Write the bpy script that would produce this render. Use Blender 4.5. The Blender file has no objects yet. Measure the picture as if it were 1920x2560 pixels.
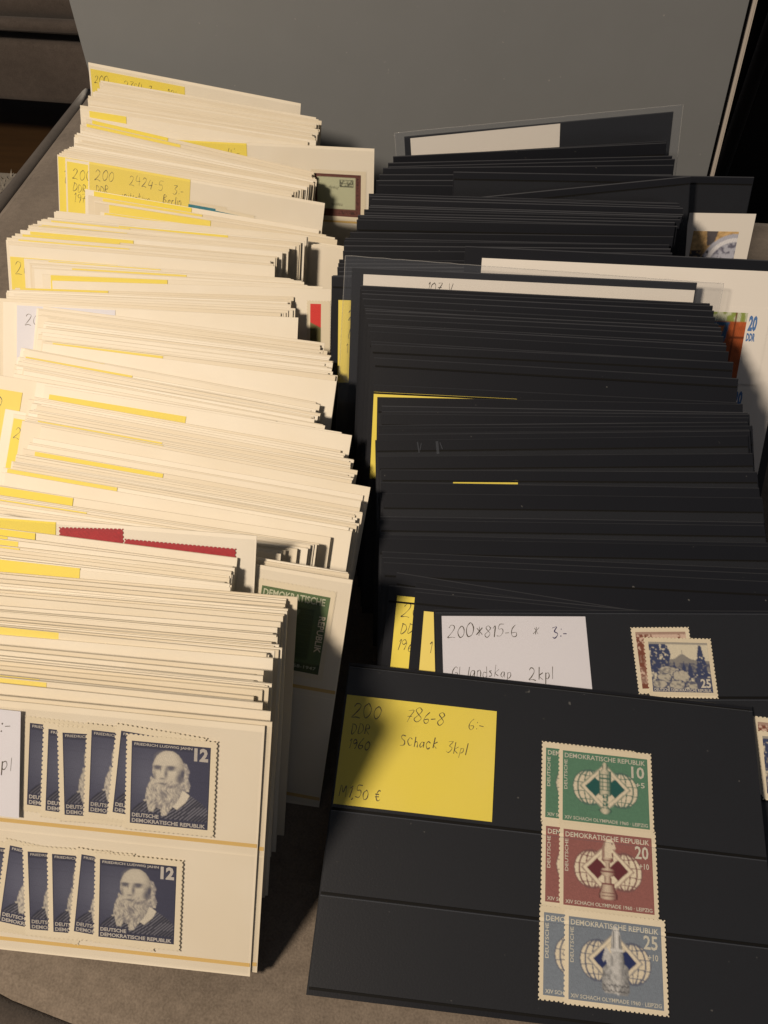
import bpy, bmesh, math, random
import numpy as np
from mathutils import Matrix, Vector, Quaternion

S = bpy.context.scene
COL = S.collection
rnd = random.Random(11)
nrg = np.random.default_rng(5)

# ------------------------------------------------------------------ camera
cam_d = bpy.data.cameras.new('camera')
cam = bpy.data.objects.new('camera', cam_d)
COL.objects.link(cam)
S.camera = cam
PITCH, ROLL, CAM_H = math.radians(47), math.radians(3), 0.2926
_f = Vector((0, math.cos(PITCH), -math.sin(PITCH)))
_u0 = Vector((0, math.sin(PITCH), math.cos(PITCH)))
_r0 = Vector((1, 0, 0))
_r = _r0 * math.cos(ROLL) + _u0 * math.sin(ROLL)
_u = _u0 * math.cos(ROLL) - _r0 * math.sin(ROLL)
cam.matrix_world = Matrix(((_r.x, _u.x, -_f.x, 0), (_r.y, _u.y, -_f.y, 0), (_r.z, _u.z, -_f.z, CAM_H), (0, 0, 0, 1)))
cam_d.sensor_fit = 'HORIZONTAL'
cam_d.sensor_width = 36
cam_d.lens = 37.74
cam_d.clip_start = 0.01
cam_d.clip_end = 50

# ------------------------------------------------------------------ light
world = bpy.data.worlds.new('World')
S.world = world
world.use_nodes = True
world.node_tree.nodes['Background'].inputs[0].default_value = (0.92, 0.92, 1.0, 1)
world.node_tree.nodes['Background'].inputs[1].default_value = 0.068

def lamp(name, loc, target, size, power, color):
    d = bpy.data.lights.new(name, 'AREA')
    d.shape = 'DISK'
    d.size = size
    d.energy = power
    d.color = color
    o = bpy.data.objects.new(name, d)
    o.location = loc
    o.rotation_euler = (Vector(target) - Vector(loc)).to_track_quat('-Z', 'Y').to_euler()
    COL.objects.link(o)
    return o
lamp('table_lamp_light', (-1.12, -0.58, 1.27), (0.0, 0.28, 0.0), 0.32, 39.0, (1.0, 0.825, 0.635))

vs = S.view_settings
vs.view_transform = 'Standard'
vs.look = 'None'
vs.gamma = 1
vs.exposure = 0.0
S.cycles.max_bounces = 5
S.cycles.diffuse_bounces = 3
S.cycles.glossy_bounces = 2
S.cycles.transparent_max_bounces = 12

# ------------------------------------------------------------------ materials
MATS = {}
def new_mat(name):
    m = bpy.data.materials.new(name)
    m.use_nodes = True
    MATS[name] = m
    nt = m.node_tree
    return m, nt, nt.nodes['Principled BSDF']

def N(nt, kind, **kw):
    n = nt.nodes.new(kind)
    for k, v in kw.items():
        setattr(n, k, v)
    return n

def paper_mat(name, c1, c2, rough=0.6, spec=0.3, coat=0.0, coat_rough=0.2, grain=900, bump=0, speck=0.0, speck_col=(0.3, 0.25, 0.2)):
    """paper or card: tone differs from sheet to sheet, fine fibre grain, a few specks"""
    m, nt, b = new_mat(name)
    L = nt.links
    oi = N(nt, 'ShaderNodeObjectInfo')
    tc0 = N(nt, 'ShaderNodeTexCoord')
    tc = N(nt, 'ShaderNodeVectorMath', operation='ADD')
    mo = N(nt, 'ShaderNodeVectorMath', operation='SCALE')
    mo.inputs[0].default_value = (3.1, 7.7, 5.3)
    L.new(oi.outputs['Random'], mo.inputs['Scale'])
    L.new(tc0.outputs['Object'], tc.inputs[0])
    L.new(mo.outputs[0], tc.inputs[1])
    n1 = N(nt, 'ShaderNodeTexNoise')
    n1.inputs['Scale'].default_value = 45
    n1.inputs['Detail'].default_value = 2
    L.new(tc.outputs[0], n1.inputs['Vector'])
    add = N(nt, 'ShaderNodeMath', operation='MULTIPLY_ADD')
    L.new(n1.outputs['Fac'], add.inputs[0])
    add.inputs[1].default_value = 0.5
    mul = N(nt, 'ShaderNodeMath', operation='MULTIPLY')
    L.new(oi.outputs['Random'], mul.inputs[0])
    mul.inputs[1].default_value = 0.75
    L.new(mul.outputs[0], add.inputs[2])
    mix = N(nt, 'ShaderNodeMix', data_type='RGBA')
    L.new(add.outputs[0], mix.inputs['Factor'])
    mix.inputs['A'].default_value = (*c1, 1)
    mix.inputs['B'].default_value = (*c2, 1)
    out = mix.outputs['Result']
    if speck > 0:
        n3 = N(nt, 'ShaderNodeTexNoise')
        n3.inputs['Scale'].default_value = 420
        n3.inputs['Detail'].default_value = 1
        L.new(tc.outputs[0], n3.inputs['Vector'])
        cr = N(nt, 'ShaderNodeValToRGB')
        cr.color_ramp.elements[0].position = speck
        cr.color_ramp.elements[1].position = speck + 0.03
        L.new(n3.outputs['Fac'], cr.inputs[0])
        mix2 = N(nt, 'ShaderNodeMix', data_type='RGBA')
        L.new(cr.outputs[0], mix2.inputs['Factor'])
        L.new(out, mix2.inputs['A'])
        mix2.inputs['B'].default_value = (*speck_col, 1)
        out = mix2.outputs['Result']
    L.new(out, b.inputs['Base Color'])
    b.inputs['Roughness'].default_value = rough
    b.inputs['Specular IOR Level'].default_value = spec
    b.inputs['Coat Weight'].default_value = coat
    b.inputs['Coat Roughness'].default_value = coat_rough
    if bump:
        n2 = N(nt, 'ShaderNodeTexNoise')
        n2.inputs['Scale'].default_value = grain
        n2.inputs['Detail'].default_value = 3
        L.new(tc.outputs[0], n2.inputs['Vector'])
        bp = N(nt, 'ShaderNodeBump')
        bp.inputs['Strength'].default_value = bump
        bp.inputs['Distance'].default_value = 0.0004
        L.new(n2.outputs['Fac'], bp.inputs['Height'])
        L.new(bp.outputs[0], b.inputs['Normal'])
    return m

paper_mat('cream_card', (0.86, 0.82, 0.73), (0.73, 0.655, 0.515), 0.50, 0.32, 0, 0.42, 700, 0)
paper_mat('cream_edge', (0.86, 0.80, 0.67), (0.66, 0.59, 0.46), 0.8, 0.2, 0, 0.2, 900, 0)
paper_mat('lit_black_edge', (0.062, 0.066, 0.078), (0.022, 0.024, 0.030), 0.45, 0.5)  # paler than the card face: light caught by film edges, put into the colour
paper_mat('black_card', (0.0115, 0.0130, 0.0185), (0.0080, 0.0092, 0.0135), 0.40, 0.45, 0.0, 0.3, 1400, 0.08, 0.79, (0.09, 0.09, 0.09))
paper_mat('seam_black', (0.004, 0.004, 0.004), (0.005, 0.005, 0.005), 0.7, 0.2)
paper_mat('seam_yellow', (0.72, 0.50, 0.18), (0.66, 0.46, 0.17), 0.5, 0.3)
paper_mat('note_yellow', (0.84, 0.71, 0.075), (0.84, 0.70, 0.20), 0.7, 0.2)
paper_mat('note_white', (0.76, 0.77, 0.86), (0.72, 0.73, 0.82), 0.7, 0.2)
paper_mat('stamp_paper', (0.80, 0.73, 0.58), (0.72, 0.65, 0.50), 0.7, 0.2)
paper_mat('cover_paper', (0.86, 0.83, 0.79), (0.82, 0.79, 0.74), 0.65, 0.25)
paper_mat('pencil', (0.07, 0.058, 0.042), (0.10, 0.085, 0.06), 0.5, 0.4)
paper_mat('pen_blue', (0.03, 0.025, 0.10), (0.04, 0.03, 0.12), 0.5, 0.4)
paper_mat('pen_red', (0.35, 0.05, 0.05), (0.35, 0.05, 0.05), 0.5, 0.4)
paper_mat('grey_board', (0.212, 0.224, 0.238), (0.184, 0.196, 0.204), 0.55, 0.3, 0, 0.2, 500, 0.06, 0.79, (0.30, 0.30, 0.30))
paper_mat('board_black', (0.006, 0.005, 0.005), (0.008, 0.006, 0.006), 0.6, 0.3)
paper_mat('board_core', (0.62, 0.57, 0.52), (0.50, 0.45, 0.40), 0.8, 0.2)
paper_mat('teal_film', (0.08, 0.17, 0.16), (0.07, 0.15, 0.14), 0.4, 0.4)

def ink_mat():
    m, nt, b = new_mat('printed_ink')
    a = N(nt, 'ShaderNodeAttribute', attribute_name='ink')
    tc = N(nt, 'ShaderNodeTexCoord')
    n = N(nt, 'ShaderNodeTexNoise')
    n.inputs['Scale'].default_value = 2500
    nt.links.new(tc.outputs['Object'], n.inputs['Vector'])
    hsv = N(nt, 'ShaderNodeHueSaturation')
    mr = N(nt, 'ShaderNodeMapRange')
    mr.inputs['To Min'].default_value = 0.8
    mr.inputs['To Max'].default_value = 1.2
    nt.links.new(n.outputs['Fac'], mr.inputs['Value'])
    oi = N(nt, 'ShaderNodeObjectInfo')
    sc = N(nt, 'ShaderNodeMath', operation='MULTIPLY_ADD')
    nt.links.new(oi.outputs['Random'], sc.inputs[0])
    sc.inputs[1].default_value = 0.22
    sc.inputs[2].default_value = 0.90
    mm = N(nt, 'ShaderNodeMath', operation='MULTIPLY')
    nt.links.new(mr.outputs[0], mm.inputs[0])
    nt.links.new(sc.outputs[0], mm.inputs[1])
    nt.links.new(mm.outputs[0], hsv.inputs['Value'])
    nt.links.new(a.outputs['Color'], hsv.inputs['Color'])
    nt.links.new(hsv.outputs[0], b.inputs['Base Color'])
    b.inputs['Roughness'].default_value = 0.6
    b.inputs['Specular IOR Level'].default_value = 0.25
ink_mat()

def film_mat(name, haze, haze_col, rough, base=0.035):
    """clear plastic film: see-through, a thin sheen on top, a touch of haze"""
    m = bpy.data.materials.new(name)
    m.use_nodes = True
    MATS[name] = m
    nt = m.node_tree
    nt.nodes.clear()
    out = N(nt, 'ShaderNodeOutputMaterial')
    tr = N(nt, 'ShaderNodeBsdfTransparent')
    tr.inputs[0].default_value = (0.97, 0.97, 0.97, 1)
    df = N(nt, 'ShaderNodeBsdfDiffuse')
    df.inputs[0].default_value = (*haze_col, 1)
    gl = N(nt, 'ShaderNodeBsdfGlossy')
    gl.inputs['Roughness'].default_value = rough
    tc = N(nt, 'ShaderNodeTexCoord')
    no = N(nt, 'ShaderNodeTexNoise')
    no.inputs['Scale'].default_value = 60
    no.inputs['Detail'].default_value = 3
    nt.links.new(tc.outputs['Object'], no.inputs['Vector'])
    bp = N(nt, 'ShaderNodeBump')
    bp.inputs['Strength'].default_value = 0.12
    bp.inputs['Distance'].default_value = 0.001
    nt.links.new(no.outputs['Fac'], bp.inputs['Height'])
    nt.links.new(bp.outputs[0], gl.inputs['Normal'])
    m1 = N(nt, 'ShaderNodeMixShader')
    m1.inputs[0].default_value = haze
    nt.links.new(tr.outputs[0], m1.inputs[1])
    nt.links.new(df.outputs[0], m1.inputs[2])
    lw = N(nt, 'ShaderNodeLayerWeight')
    nt.links.new(bp.outputs[0], lw.inputs['Normal'])
    pw = N(nt, 'ShaderNodeMath', operation='POWER')
    nt.links.new(lw.outputs['Facing'], pw.inputs[0])
    pw.inputs[1].default_value = 5.0
    fr = N(nt, 'ShaderNodeMath', operation='MULTIPLY_ADD')
    nt.links.new(pw.outputs[0], fr.inputs[0])
    fr.inputs[1].default_value = 0.55
    fr.inputs[2].default_value = base
    m2 = N(nt, 'ShaderNodeMixShader')
    nt.links.new(fr.outputs[0], m2.inputs[0])
    nt.links.new(m1.outputs[0], m2.inputs[1])
    nt.links.new(gl.outputs[0], m2.inputs[2])
    nt.links.new(m2.outputs[0], out.inputs['Surface'])
film_mat('clear_film', 0.014, (0.55, 0.6, 0.66), 0.20, 0.035)
film_mat('sleeve_film', 0.035, (0.50, 0.56, 0.68), 0.12)
film_mat('sleeve_edge', 0.18, (0.75, 0.75, 0.75), 0.15)

def fabric_mat(name, c1, c2, scale=1.0):
    m, nt, b = new_mat(name)
    L = nt.links
    tc = N(nt, 'ShaderNodeTexCoord')
    big = N(nt, 'ShaderNodeTexNoise')
    big.inputs['Scale'].default_value = 22 * scale
    big.inputs['Detail'].default_value = 5
    fine = N(nt, 'ShaderNodeTexNoise')
    fine.inputs['Scale'].default_value = 1300 * scale
    fine.inputs['Detail'].default_value = 4
    mid = N(nt, 'ShaderNodeTexNoise')
    mid.inputs['Scale'].default_value = 240 * scale
    mid.inputs['Detail'].default_value = 3
    for n in (big, fine, mid):
        L.new(tc.outputs['Object'], n.inputs['Vector'])
    s = N(nt, 'ShaderNodeMath', operation='MULTIPLY_ADD')
    L.new(fine.outputs['Fac'], s.inputs[0])
    s.inputs[1].default_value = 1.0
    L.new(big.outputs['Fac'], s.inputs[2])
    s2 = N(nt, 'ShaderNodeMath', operation='MULTIPLY_ADD')
    L.new(mid.outputs['Fac'], s2.inputs[0])
    s2.inputs[1].default_value = 0.6
    L.new(s.outputs[0], s2.inputs[2])
    mr = N(nt, 'ShaderNodeMapRange')
    mr.inputs['From Min'].default_value = 1.0
    mr.inputs['From Max'].default_value = 1.6
    L.new(s2.outputs[0], mr.inputs['Value'])
    mix = N(nt, 'ShaderNodeMix', data_type='RGBA')
    L.new(mr.outputs[0], mix.inputs['Factor'])
    mix.inputs['A'].default_value = (*c1, 1)
    mix.inputs['B'].default_value = (*c2, 1)
    L.new(mix.outputs['Result'], b.inputs['Base Color'])
    b.inputs['Roughness'].default_value = 0.9
    b.inputs['Specular IOR Level'].default_value = 0.15
    b.inputs['Sheen Weight'].default_value = 0.25
    bp = N(nt, 'ShaderNodeBump')
    bp.inputs['Strength'].default_value = 0.45
    bp.inputs['Distance'].default_value = 0.0003
    L.new(s2.outputs[0], bp.inputs['Height'])
    L.new(bp.outputs[0], b.inputs['Normal'])
fabric_mat('taupe_suede', (0.135, 0.111, 0.090), (0.235, 0.196, 0.160))
fabric_mat('dark_piping', (0.060, 0.050, 0.045), (0.095, 0.08, 0.07))
fabric_mat('chair_fabric', (0.085, 0.070, 0.062), (0.13, 0.108, 0.096), 0.4)
fabric_mat('dark_backdrop', (0.006, 0.006, 0.006), (0.010, 0.010, 0.009), 0.4)  # near black, for the block added to darken the background
fabric_mat('pale_rug', (0.35, 0.32, 0.27), (0.55, 0.5, 0.42), 0.3)

def wood_mat():
    m, nt, b = new_mat('floor_wood')
    tc = N(nt, 'ShaderNodeTexCoord')
    mp = N(nt, 'ShaderNodeMapping')
    mp.inputs['Scale'].default_value = (1, 9, 1)
    w = N(nt, 'ShaderNodeTexNoise')
    w.inputs['Scale'].default_value = 6
    w.inputs['Detail'].default_value = 6
    nt.links.new(tc.outputs['Object'], mp.inputs[0])
    nt.links.new(mp.outputs[0], w.inputs['Vector'])
    cr = N(nt, 'ShaderNodeValToRGB')
    cr.color_ramp.elements[0].color = (0.07, 0.038, 0.016, 1)
    cr.color_ramp.elements[1].color = (0.14, 0.075, 0.03, 1)
    nt.links.new(w.outputs['Fac'], cr.inputs[0])
    nt.links.new(cr.outputs[0], b.inputs['Base Color'])
    b.inputs['Roughness'].default_value = 0.45
wood_mat()

# ------------------------------------------------------------------ mesh helpers
def mesh(name, verts, faces, mat, smooth=False):
    me = bpy.data.meshes.new(name)
    me.from_pydata([tuple(v) for v in verts], [], faces)
    me.materials.append(MATS[mat] if isinstance(mat, str) else mat)
    if smooth:
        me.polygons.foreach_set('use_smooth', [True] * len(me.polygons))
    me.update()
    return me

def obj(name, me, parent=None, mw=None, label=None, cat=None, group=None, kind=None):
    o = bpy.data.objects.new(name, me)
    COL.objects.link(o)
    if parent is not None:
        o.parent = parent
    if mw is not None:
        if parent is None:
            o.matrix_world = mw
        else:
            o.matrix_local = mw
    if label: o['label'] = label
    if cat: o['category'] = cat
    if group: o['group'] = group
    if kind: o['kind'] = kind
    return o

def T(x, y, z=0.0, rot=0.0):
    """place in the plane of a card: mm right of and mm below its top left corner, mm above its face, degrees turned"""
    return Matrix.Translation((x * 1e-3, -y * 1e-3, z * 1e-3)) @ Matrix.Rotation(math.radians(rot), 4, 'Z')

def grid_box(w, h, t, nx=10, ny=3, bow=0.0, twist=0.0, phase=0.0, lip=0.0):
    """thin card, origin top left of its front face, x right, y up; slightly bowed; lip: height of the chamfered upper edge"""
    V, F = [], []
    def zz(x, y):
        a = x / w
        return bow * math.sin(math.pi * a + phase) * (0.35 + 0.65 * (1 + y / h)) + twist * (a - 0.5) * (y / h + 0.5)
    ys = [0.0] + ([-lip] if lip else []) + [-h * j / ny for j in range(1, ny + 1)]
    ny = len(ys) - 1
    for s in (0, 1):
        for j, y in enumerate(ys):
            for i in range(nx + 1):
                x = w * i / nx
                V.append((x, y, zz(x, y) - s * t - (0.6 * t if lip and j == 0 and s == 0 else 0)))
    n = (nx + 1) * (ny + 1)
    ix = lambda i, j, s: s * n + j * (nx + 1) + i
    for j in range(ny):
        for i in range(nx):
            F.append((ix(i, j, 0), ix(i, j + 1, 0), ix(i + 1, j + 1, 0), ix(i + 1, j, 0)))
            F.append((ix(i, j, 1), ix(i + 1, j, 1), ix(i + 1, j + 1, 1), ix(i, j + 1, 1)))
    for i in range(nx):
        F.append((ix(i, 0, 0), ix(i + 1, 0, 0), ix(i + 1, 0, 1), ix(i, 0, 1)))
        F.append((ix(i, ny, 0), ix(i, ny, 1), ix(i + 1, ny, 1), ix(i + 1, ny, 0)))
    for j in range(ny):
        F.append((ix(0, j, 0), ix(0, j, 1), ix(0, j + 1, 1), ix(0, j + 1, 0)))
        F.append((ix(nx, j, 0), ix(nx, j + 1, 0), ix(nx, j + 1, 1), ix(nx, j, 1)))
    return V, F

def sheet(name, w, h, t, mat, bow=0.0, fold=0.0):
    V, F = grid_box(w * 1e-3, h * 1e-3, t * 1e-3, 6, 2, bow * 1e-3)
    if fold:
        V = [(x, y + 0.0006 * (x / (w * 1e-3)) * (abs(y + h * 5e-4) < 1e-6), z + fold * 1e-3 * (1 - abs(2 * y / (h * 1e-3) + 1))) for x, y, z in V]
    return mesh(name, [(x, y, z + t * 1e-3) for x, y, z in V], F, mat)

def box(x0, x1, y0, y1, z0, z1):
    V = [(x, y, z) for z in (z0, z1) for y in (y0, y1) for x in (x0, x1)]
    F = [(0, 2, 3, 1), (4, 5, 7, 6), (0, 1, 5, 4), (1, 3, 7, 5), (3, 2, 6, 7), (2, 0, 4, 6)]
    return V, F

def tube(path, r, seg=8):
    V, F = [], []
    n = len(path)
    for i, p in enumerate(path):
        p = Vector(p)
        d = (Vector(path[min(i + 1, n - 1)]) - Vector(path[max(i - 1, 0)])).normalized()
        a = d.orthogonal().normalized() if abs(d.z) > 0.9 else d.cross(Vector((0, 0, 1))).normalized()
        b = d.cross(a)
        for k in range(seg):
            q = 2 * math.pi * k / seg
            V.append(p + a * math.cos(q) * r + b * math.sin(q) * r)
    for i in range(n - 1):
        for k in range(seg):
            F.append((i * seg + k, i * seg + (k + 1) % seg, (i + 1) * seg + (k + 1) % seg, (i + 1) * seg + k))
    F.append(tuple(range(seg))[::-1])
    F.append(tuple((n - 1) * seg + k for k in range(seg)))
    return V, F

# ------------------------------------------------------------------ lettering
def text_geo(txt, x0, y0, x1, y1, bold=0.0, vertical=False):
    """printed capitals fitted into a box of millimetres (y down)"""
    c = bpy.data.curves.new('t', 'FONT')
    c.body = txt
    c.resolution_u = 2
    c.offset = bold
    o = bpy.data.objects.new('t', c)
    COL.objects.link(o)
    dg = bpy.context.evaluated_depsgraph_get()
    me = bpy.data.meshes.new_from_object(o.evaluated_get(dg))
    P = np.array([v.co[:2] for v in me.vertices])
    Fc = [tuple(p.vertices) for p in me.polygons]
    bpy.data.objects.remove(o)
    bpy.data.meshes.remove(me)
    bpy.data.curves.remove(c)
    mn, mx = P.min(0), P.max(0)
    U = (P - mn) / (mx - mn)
    if vertical:
        U = np.stack([1 - U[:, 1], U[:, 0]], 1)
    V = [((x0 + a * (x1 - x0)) * 1e-3, -(y1 + b * (y0 - y1)) * 1e-3, 0) for a, b in U]
    return V, Fc

def join_geo(parts):
    V, F = [], []
    for v, f in parts:
        k = len(V)
        V += list(v)
        F += [tuple(i + k for i in q) for q in f]
    return V, F

G = {
 '0': [[(.3,1),(.08,.75),(.05,.35),(.25,.0),(.5,.2),(.55,.65),(.38,.95),(.25,1)]],
 '1': [[(.1,.8),(.25,1),(.22,0)]],
 '2': [[(.05,.78),(.2,1),(.45,.92),(.45,.65),(.2,.25),(.02,.02),(.3,.06),(.58,.0)]],
 '3': [[(.05,.92),(.45,.98),(.22,.58),(.48,.42),(.42,.1),(.2,-.02),(.03,.1)]],
 '4': [[(.2,1),(.05,.42),(.52,.45)],[(.45,.85),(.42,0)]],
 '5': [[(.5,1),(.15,.98),(.1,.58),(.4,.6),(.5,.3),(.35,.02),(.05,.05)]],
 '6': [[(.42,1),(.15,.65),(.05,.25),(.22,0),(.45,.12),(.42,.38),(.1,.32)]],
 '7': [[(.05,.95),(.5,1),(.3,.5),(.18,0)],[(.1,.5),(.48,.55)]],
 '8': [[(.45,.85),(.25,1),(.08,.8),(.3,.52),(.5,.25),(.28,0),(.06,.2),(.3,.52),(.48,.75),(.42,.9)]],
 '9': [[(.48,.75),(.28,.98),(.08,.75),(.25,.5),(.48,.7),(.45,.3),(.35,0)]],
 'D': [[(.1,1),(.08,0),(.35,.1),(.52,.5),(.35,.9),(.03,1)]],
 'R': [[(.08,0),(.1,1),(.42,.9),(.4,.6),(.1,.5),(.5,0)]],
 'M': [[(.05,0),(.12,1),(.35,.4),(.58,1),(.62,0)]],
 'S': [[(.48,.95),(.2,1),(.08,.75),(.42,.45),(.4,.1),(.05,.02)]],
 'G': [[(.5,.85),(.3,1),(.08,.7),(.08,.25),(.3,0),(.5,.2),(.48,.45),(.3,.42)]],
 'B': [[(.08,0),(.1,1),(.42,.85),(.12,.55),(.48,.3),(.1,0)]],
 'c': [[(.4,.5),(.2,.6),(.06,.3),(.2,.0),(.42,.08)]],
 'h': [[(.08,1),(.08,0)],[(.08,.4),(.25,.55),(.36,.35),(.38,0)]],
 'a': [[(.36,.5),(.15,.5),(.05,.2),(.18,.0),(.36,.3),(.36,.5),(.42,.0)]],
 'k': [[(.08,1),(.08,0)],[(.4,.6),(.1,.3),(.42,.0)]],
 'p': [[(.08,.55),(.06,-.45)],[(.08,.45),(.3,.55),(.38,.25),(.2,0),(.08,.1)]],
 'l': [[(.1,1),(.1,0)]],
 'n': [[(.06,.55),(.06,0)],[(.06,.4),(.22,.55),(.34,.35),(.36,0)]],
 'd': [[(.34,.5),(.12,.5),(.05,.2),(.18,.0),(.36,.2)],[(.38,1),(.38,0)]],
 's': [[(.34,.52),(.12,.5),(.3,.25),(.28,.02),(.05,.02)]],
 'e': [[(.06,.28),(.36,.32),(.25,.55),(.08,.4),(.12,.05),(.36,.06)]],
 'r': [[(.06,.55),(.08,0)],[(.08,.4),(.2,.55),(.34,.5)]],
 'i': [[(.1,.55),(.1,0)],[(.1,.78),(.11,.82)]],
 't': [[(.16,.9),(.14,.05),(.3,.0)],[(.02,.55),(.32,.58)]],
 'v': [[(.05,.55),(.2,0),(.38,.55)]],
 'V': [[(.02,1),(.25,0),(.5,1)]],
 'K': [[(.08,1),(.08,0)],[(.5,1),(.1,.45),(.5,.0)]],
 'u': [[(.05,.55),(.08,.1),(.25,.02),(.36,.3),(.36,.55),(.4,.0)]],
 '-': [[(.05,.42),(.4,.44)]],
 ':': [[(.12,.68),(.14,.78)],[(.12,.1),(.14,.2)]],
 ',': [[(.1,.05),(.04,-.18)]],
 '*': [[(.08,.7),(.5,.2)],[(.5,.72),(.06,.2)],[(.28,.8),(.29,.12)]],
 '€': [[(.5,.9),(.3,1),(.12,.6),(.14,.25),(.32,0),(.52,.12)],[(.0,.6),(.4,.62)],[(.0,.38),(.38,.4)]],
}
def smooth_line(pts, k=4):
    if len(pts) < 3:
        return pts
    P = [np.array(p) for p in pts]
    P = [2 * P[0] - P[1]] + P + [2 * P[-1] - P[-2]]
    out = []
    for i in range(1, len(P) - 2):
        for t in np.linspace(0, 1, k, endpoint=False):
            a, b, c, d = P[i - 1:i + 3]
            out.append(0.5 * (2 * b + (c - a) * t + (2 * a - 5 * b + 4 * c - d) * t * t + (3 * b - a - 3 * c + d) * t ** 3))
    out.append(P[-2])
    return out

def hand_geo(txt, x, y, h, pitch=0.78, width=0.28, slant=0.12, drop=0.0):
    """handwriting as pencil strokes: starts at x mm, baseline y mm (down), letters h mm high"""
    parts = []
    cx = x
    for ch in txt:
        if ch == ' ':
            cx += h * 0.55
            continue
        sc = h * rnd.uniform(0.86, 1.12)
        dy = rnd.uniform(-0.09, 0.09) * h + drop * (cx - x)
        sl = slant + rnd.uniform(-0.10, 0.08)
        tilt = rnd.uniform(-0.08, 0.08)
        press = rnd.uniform(0.75, 1.25)
        gmax = 0.0
        for st in G[ch]:
            gmax = max(gmax, max(p[0] for p in st))
            st = [(p[0] + rnd.gauss(0, 0.014), p[1] + rnd.gauss(0, 0.016)) for p in st]
            pts = smooth_line(st, 5)
            pts = [(cx + (p[0] + sl * p[1]) * sc, y + dy - (p[1] + tilt * p[0]) * sc) for p in pts]
            ph = rnd.uniform(0, 6)
            V, F = [], []
            for i, p in enumerate(pts):
                a = np.array(pts[max(i - 1, 0)]); b = np.array(pts[min(i + 1, len(pts) - 1)])
                d = b - a
                d = d / (np.hypot(*d) + 1e-9)
                nn = np.array([-d[1], d[0]]) * width * 0.5 * press * (0.85 + 0.35 * math.sin(ph + i * 0.45)) * rnd.uniform(0.8, 1.15)
                for s in (1, -1):
                    q = np.array(p) + nn * s
                    V.append((q[0] * 1e-3, -q[1] * 1e-3, 0))
                if i:
                    k = 2 * i
                    F.append((k - 2, k - 1, k + 1, k))
            parts.append((V, F))
        cx += (gmax + 0.17) * sc if pitch is None else max((gmax + 0.16) * sc, 0)
    return join_geo(parts)

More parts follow.
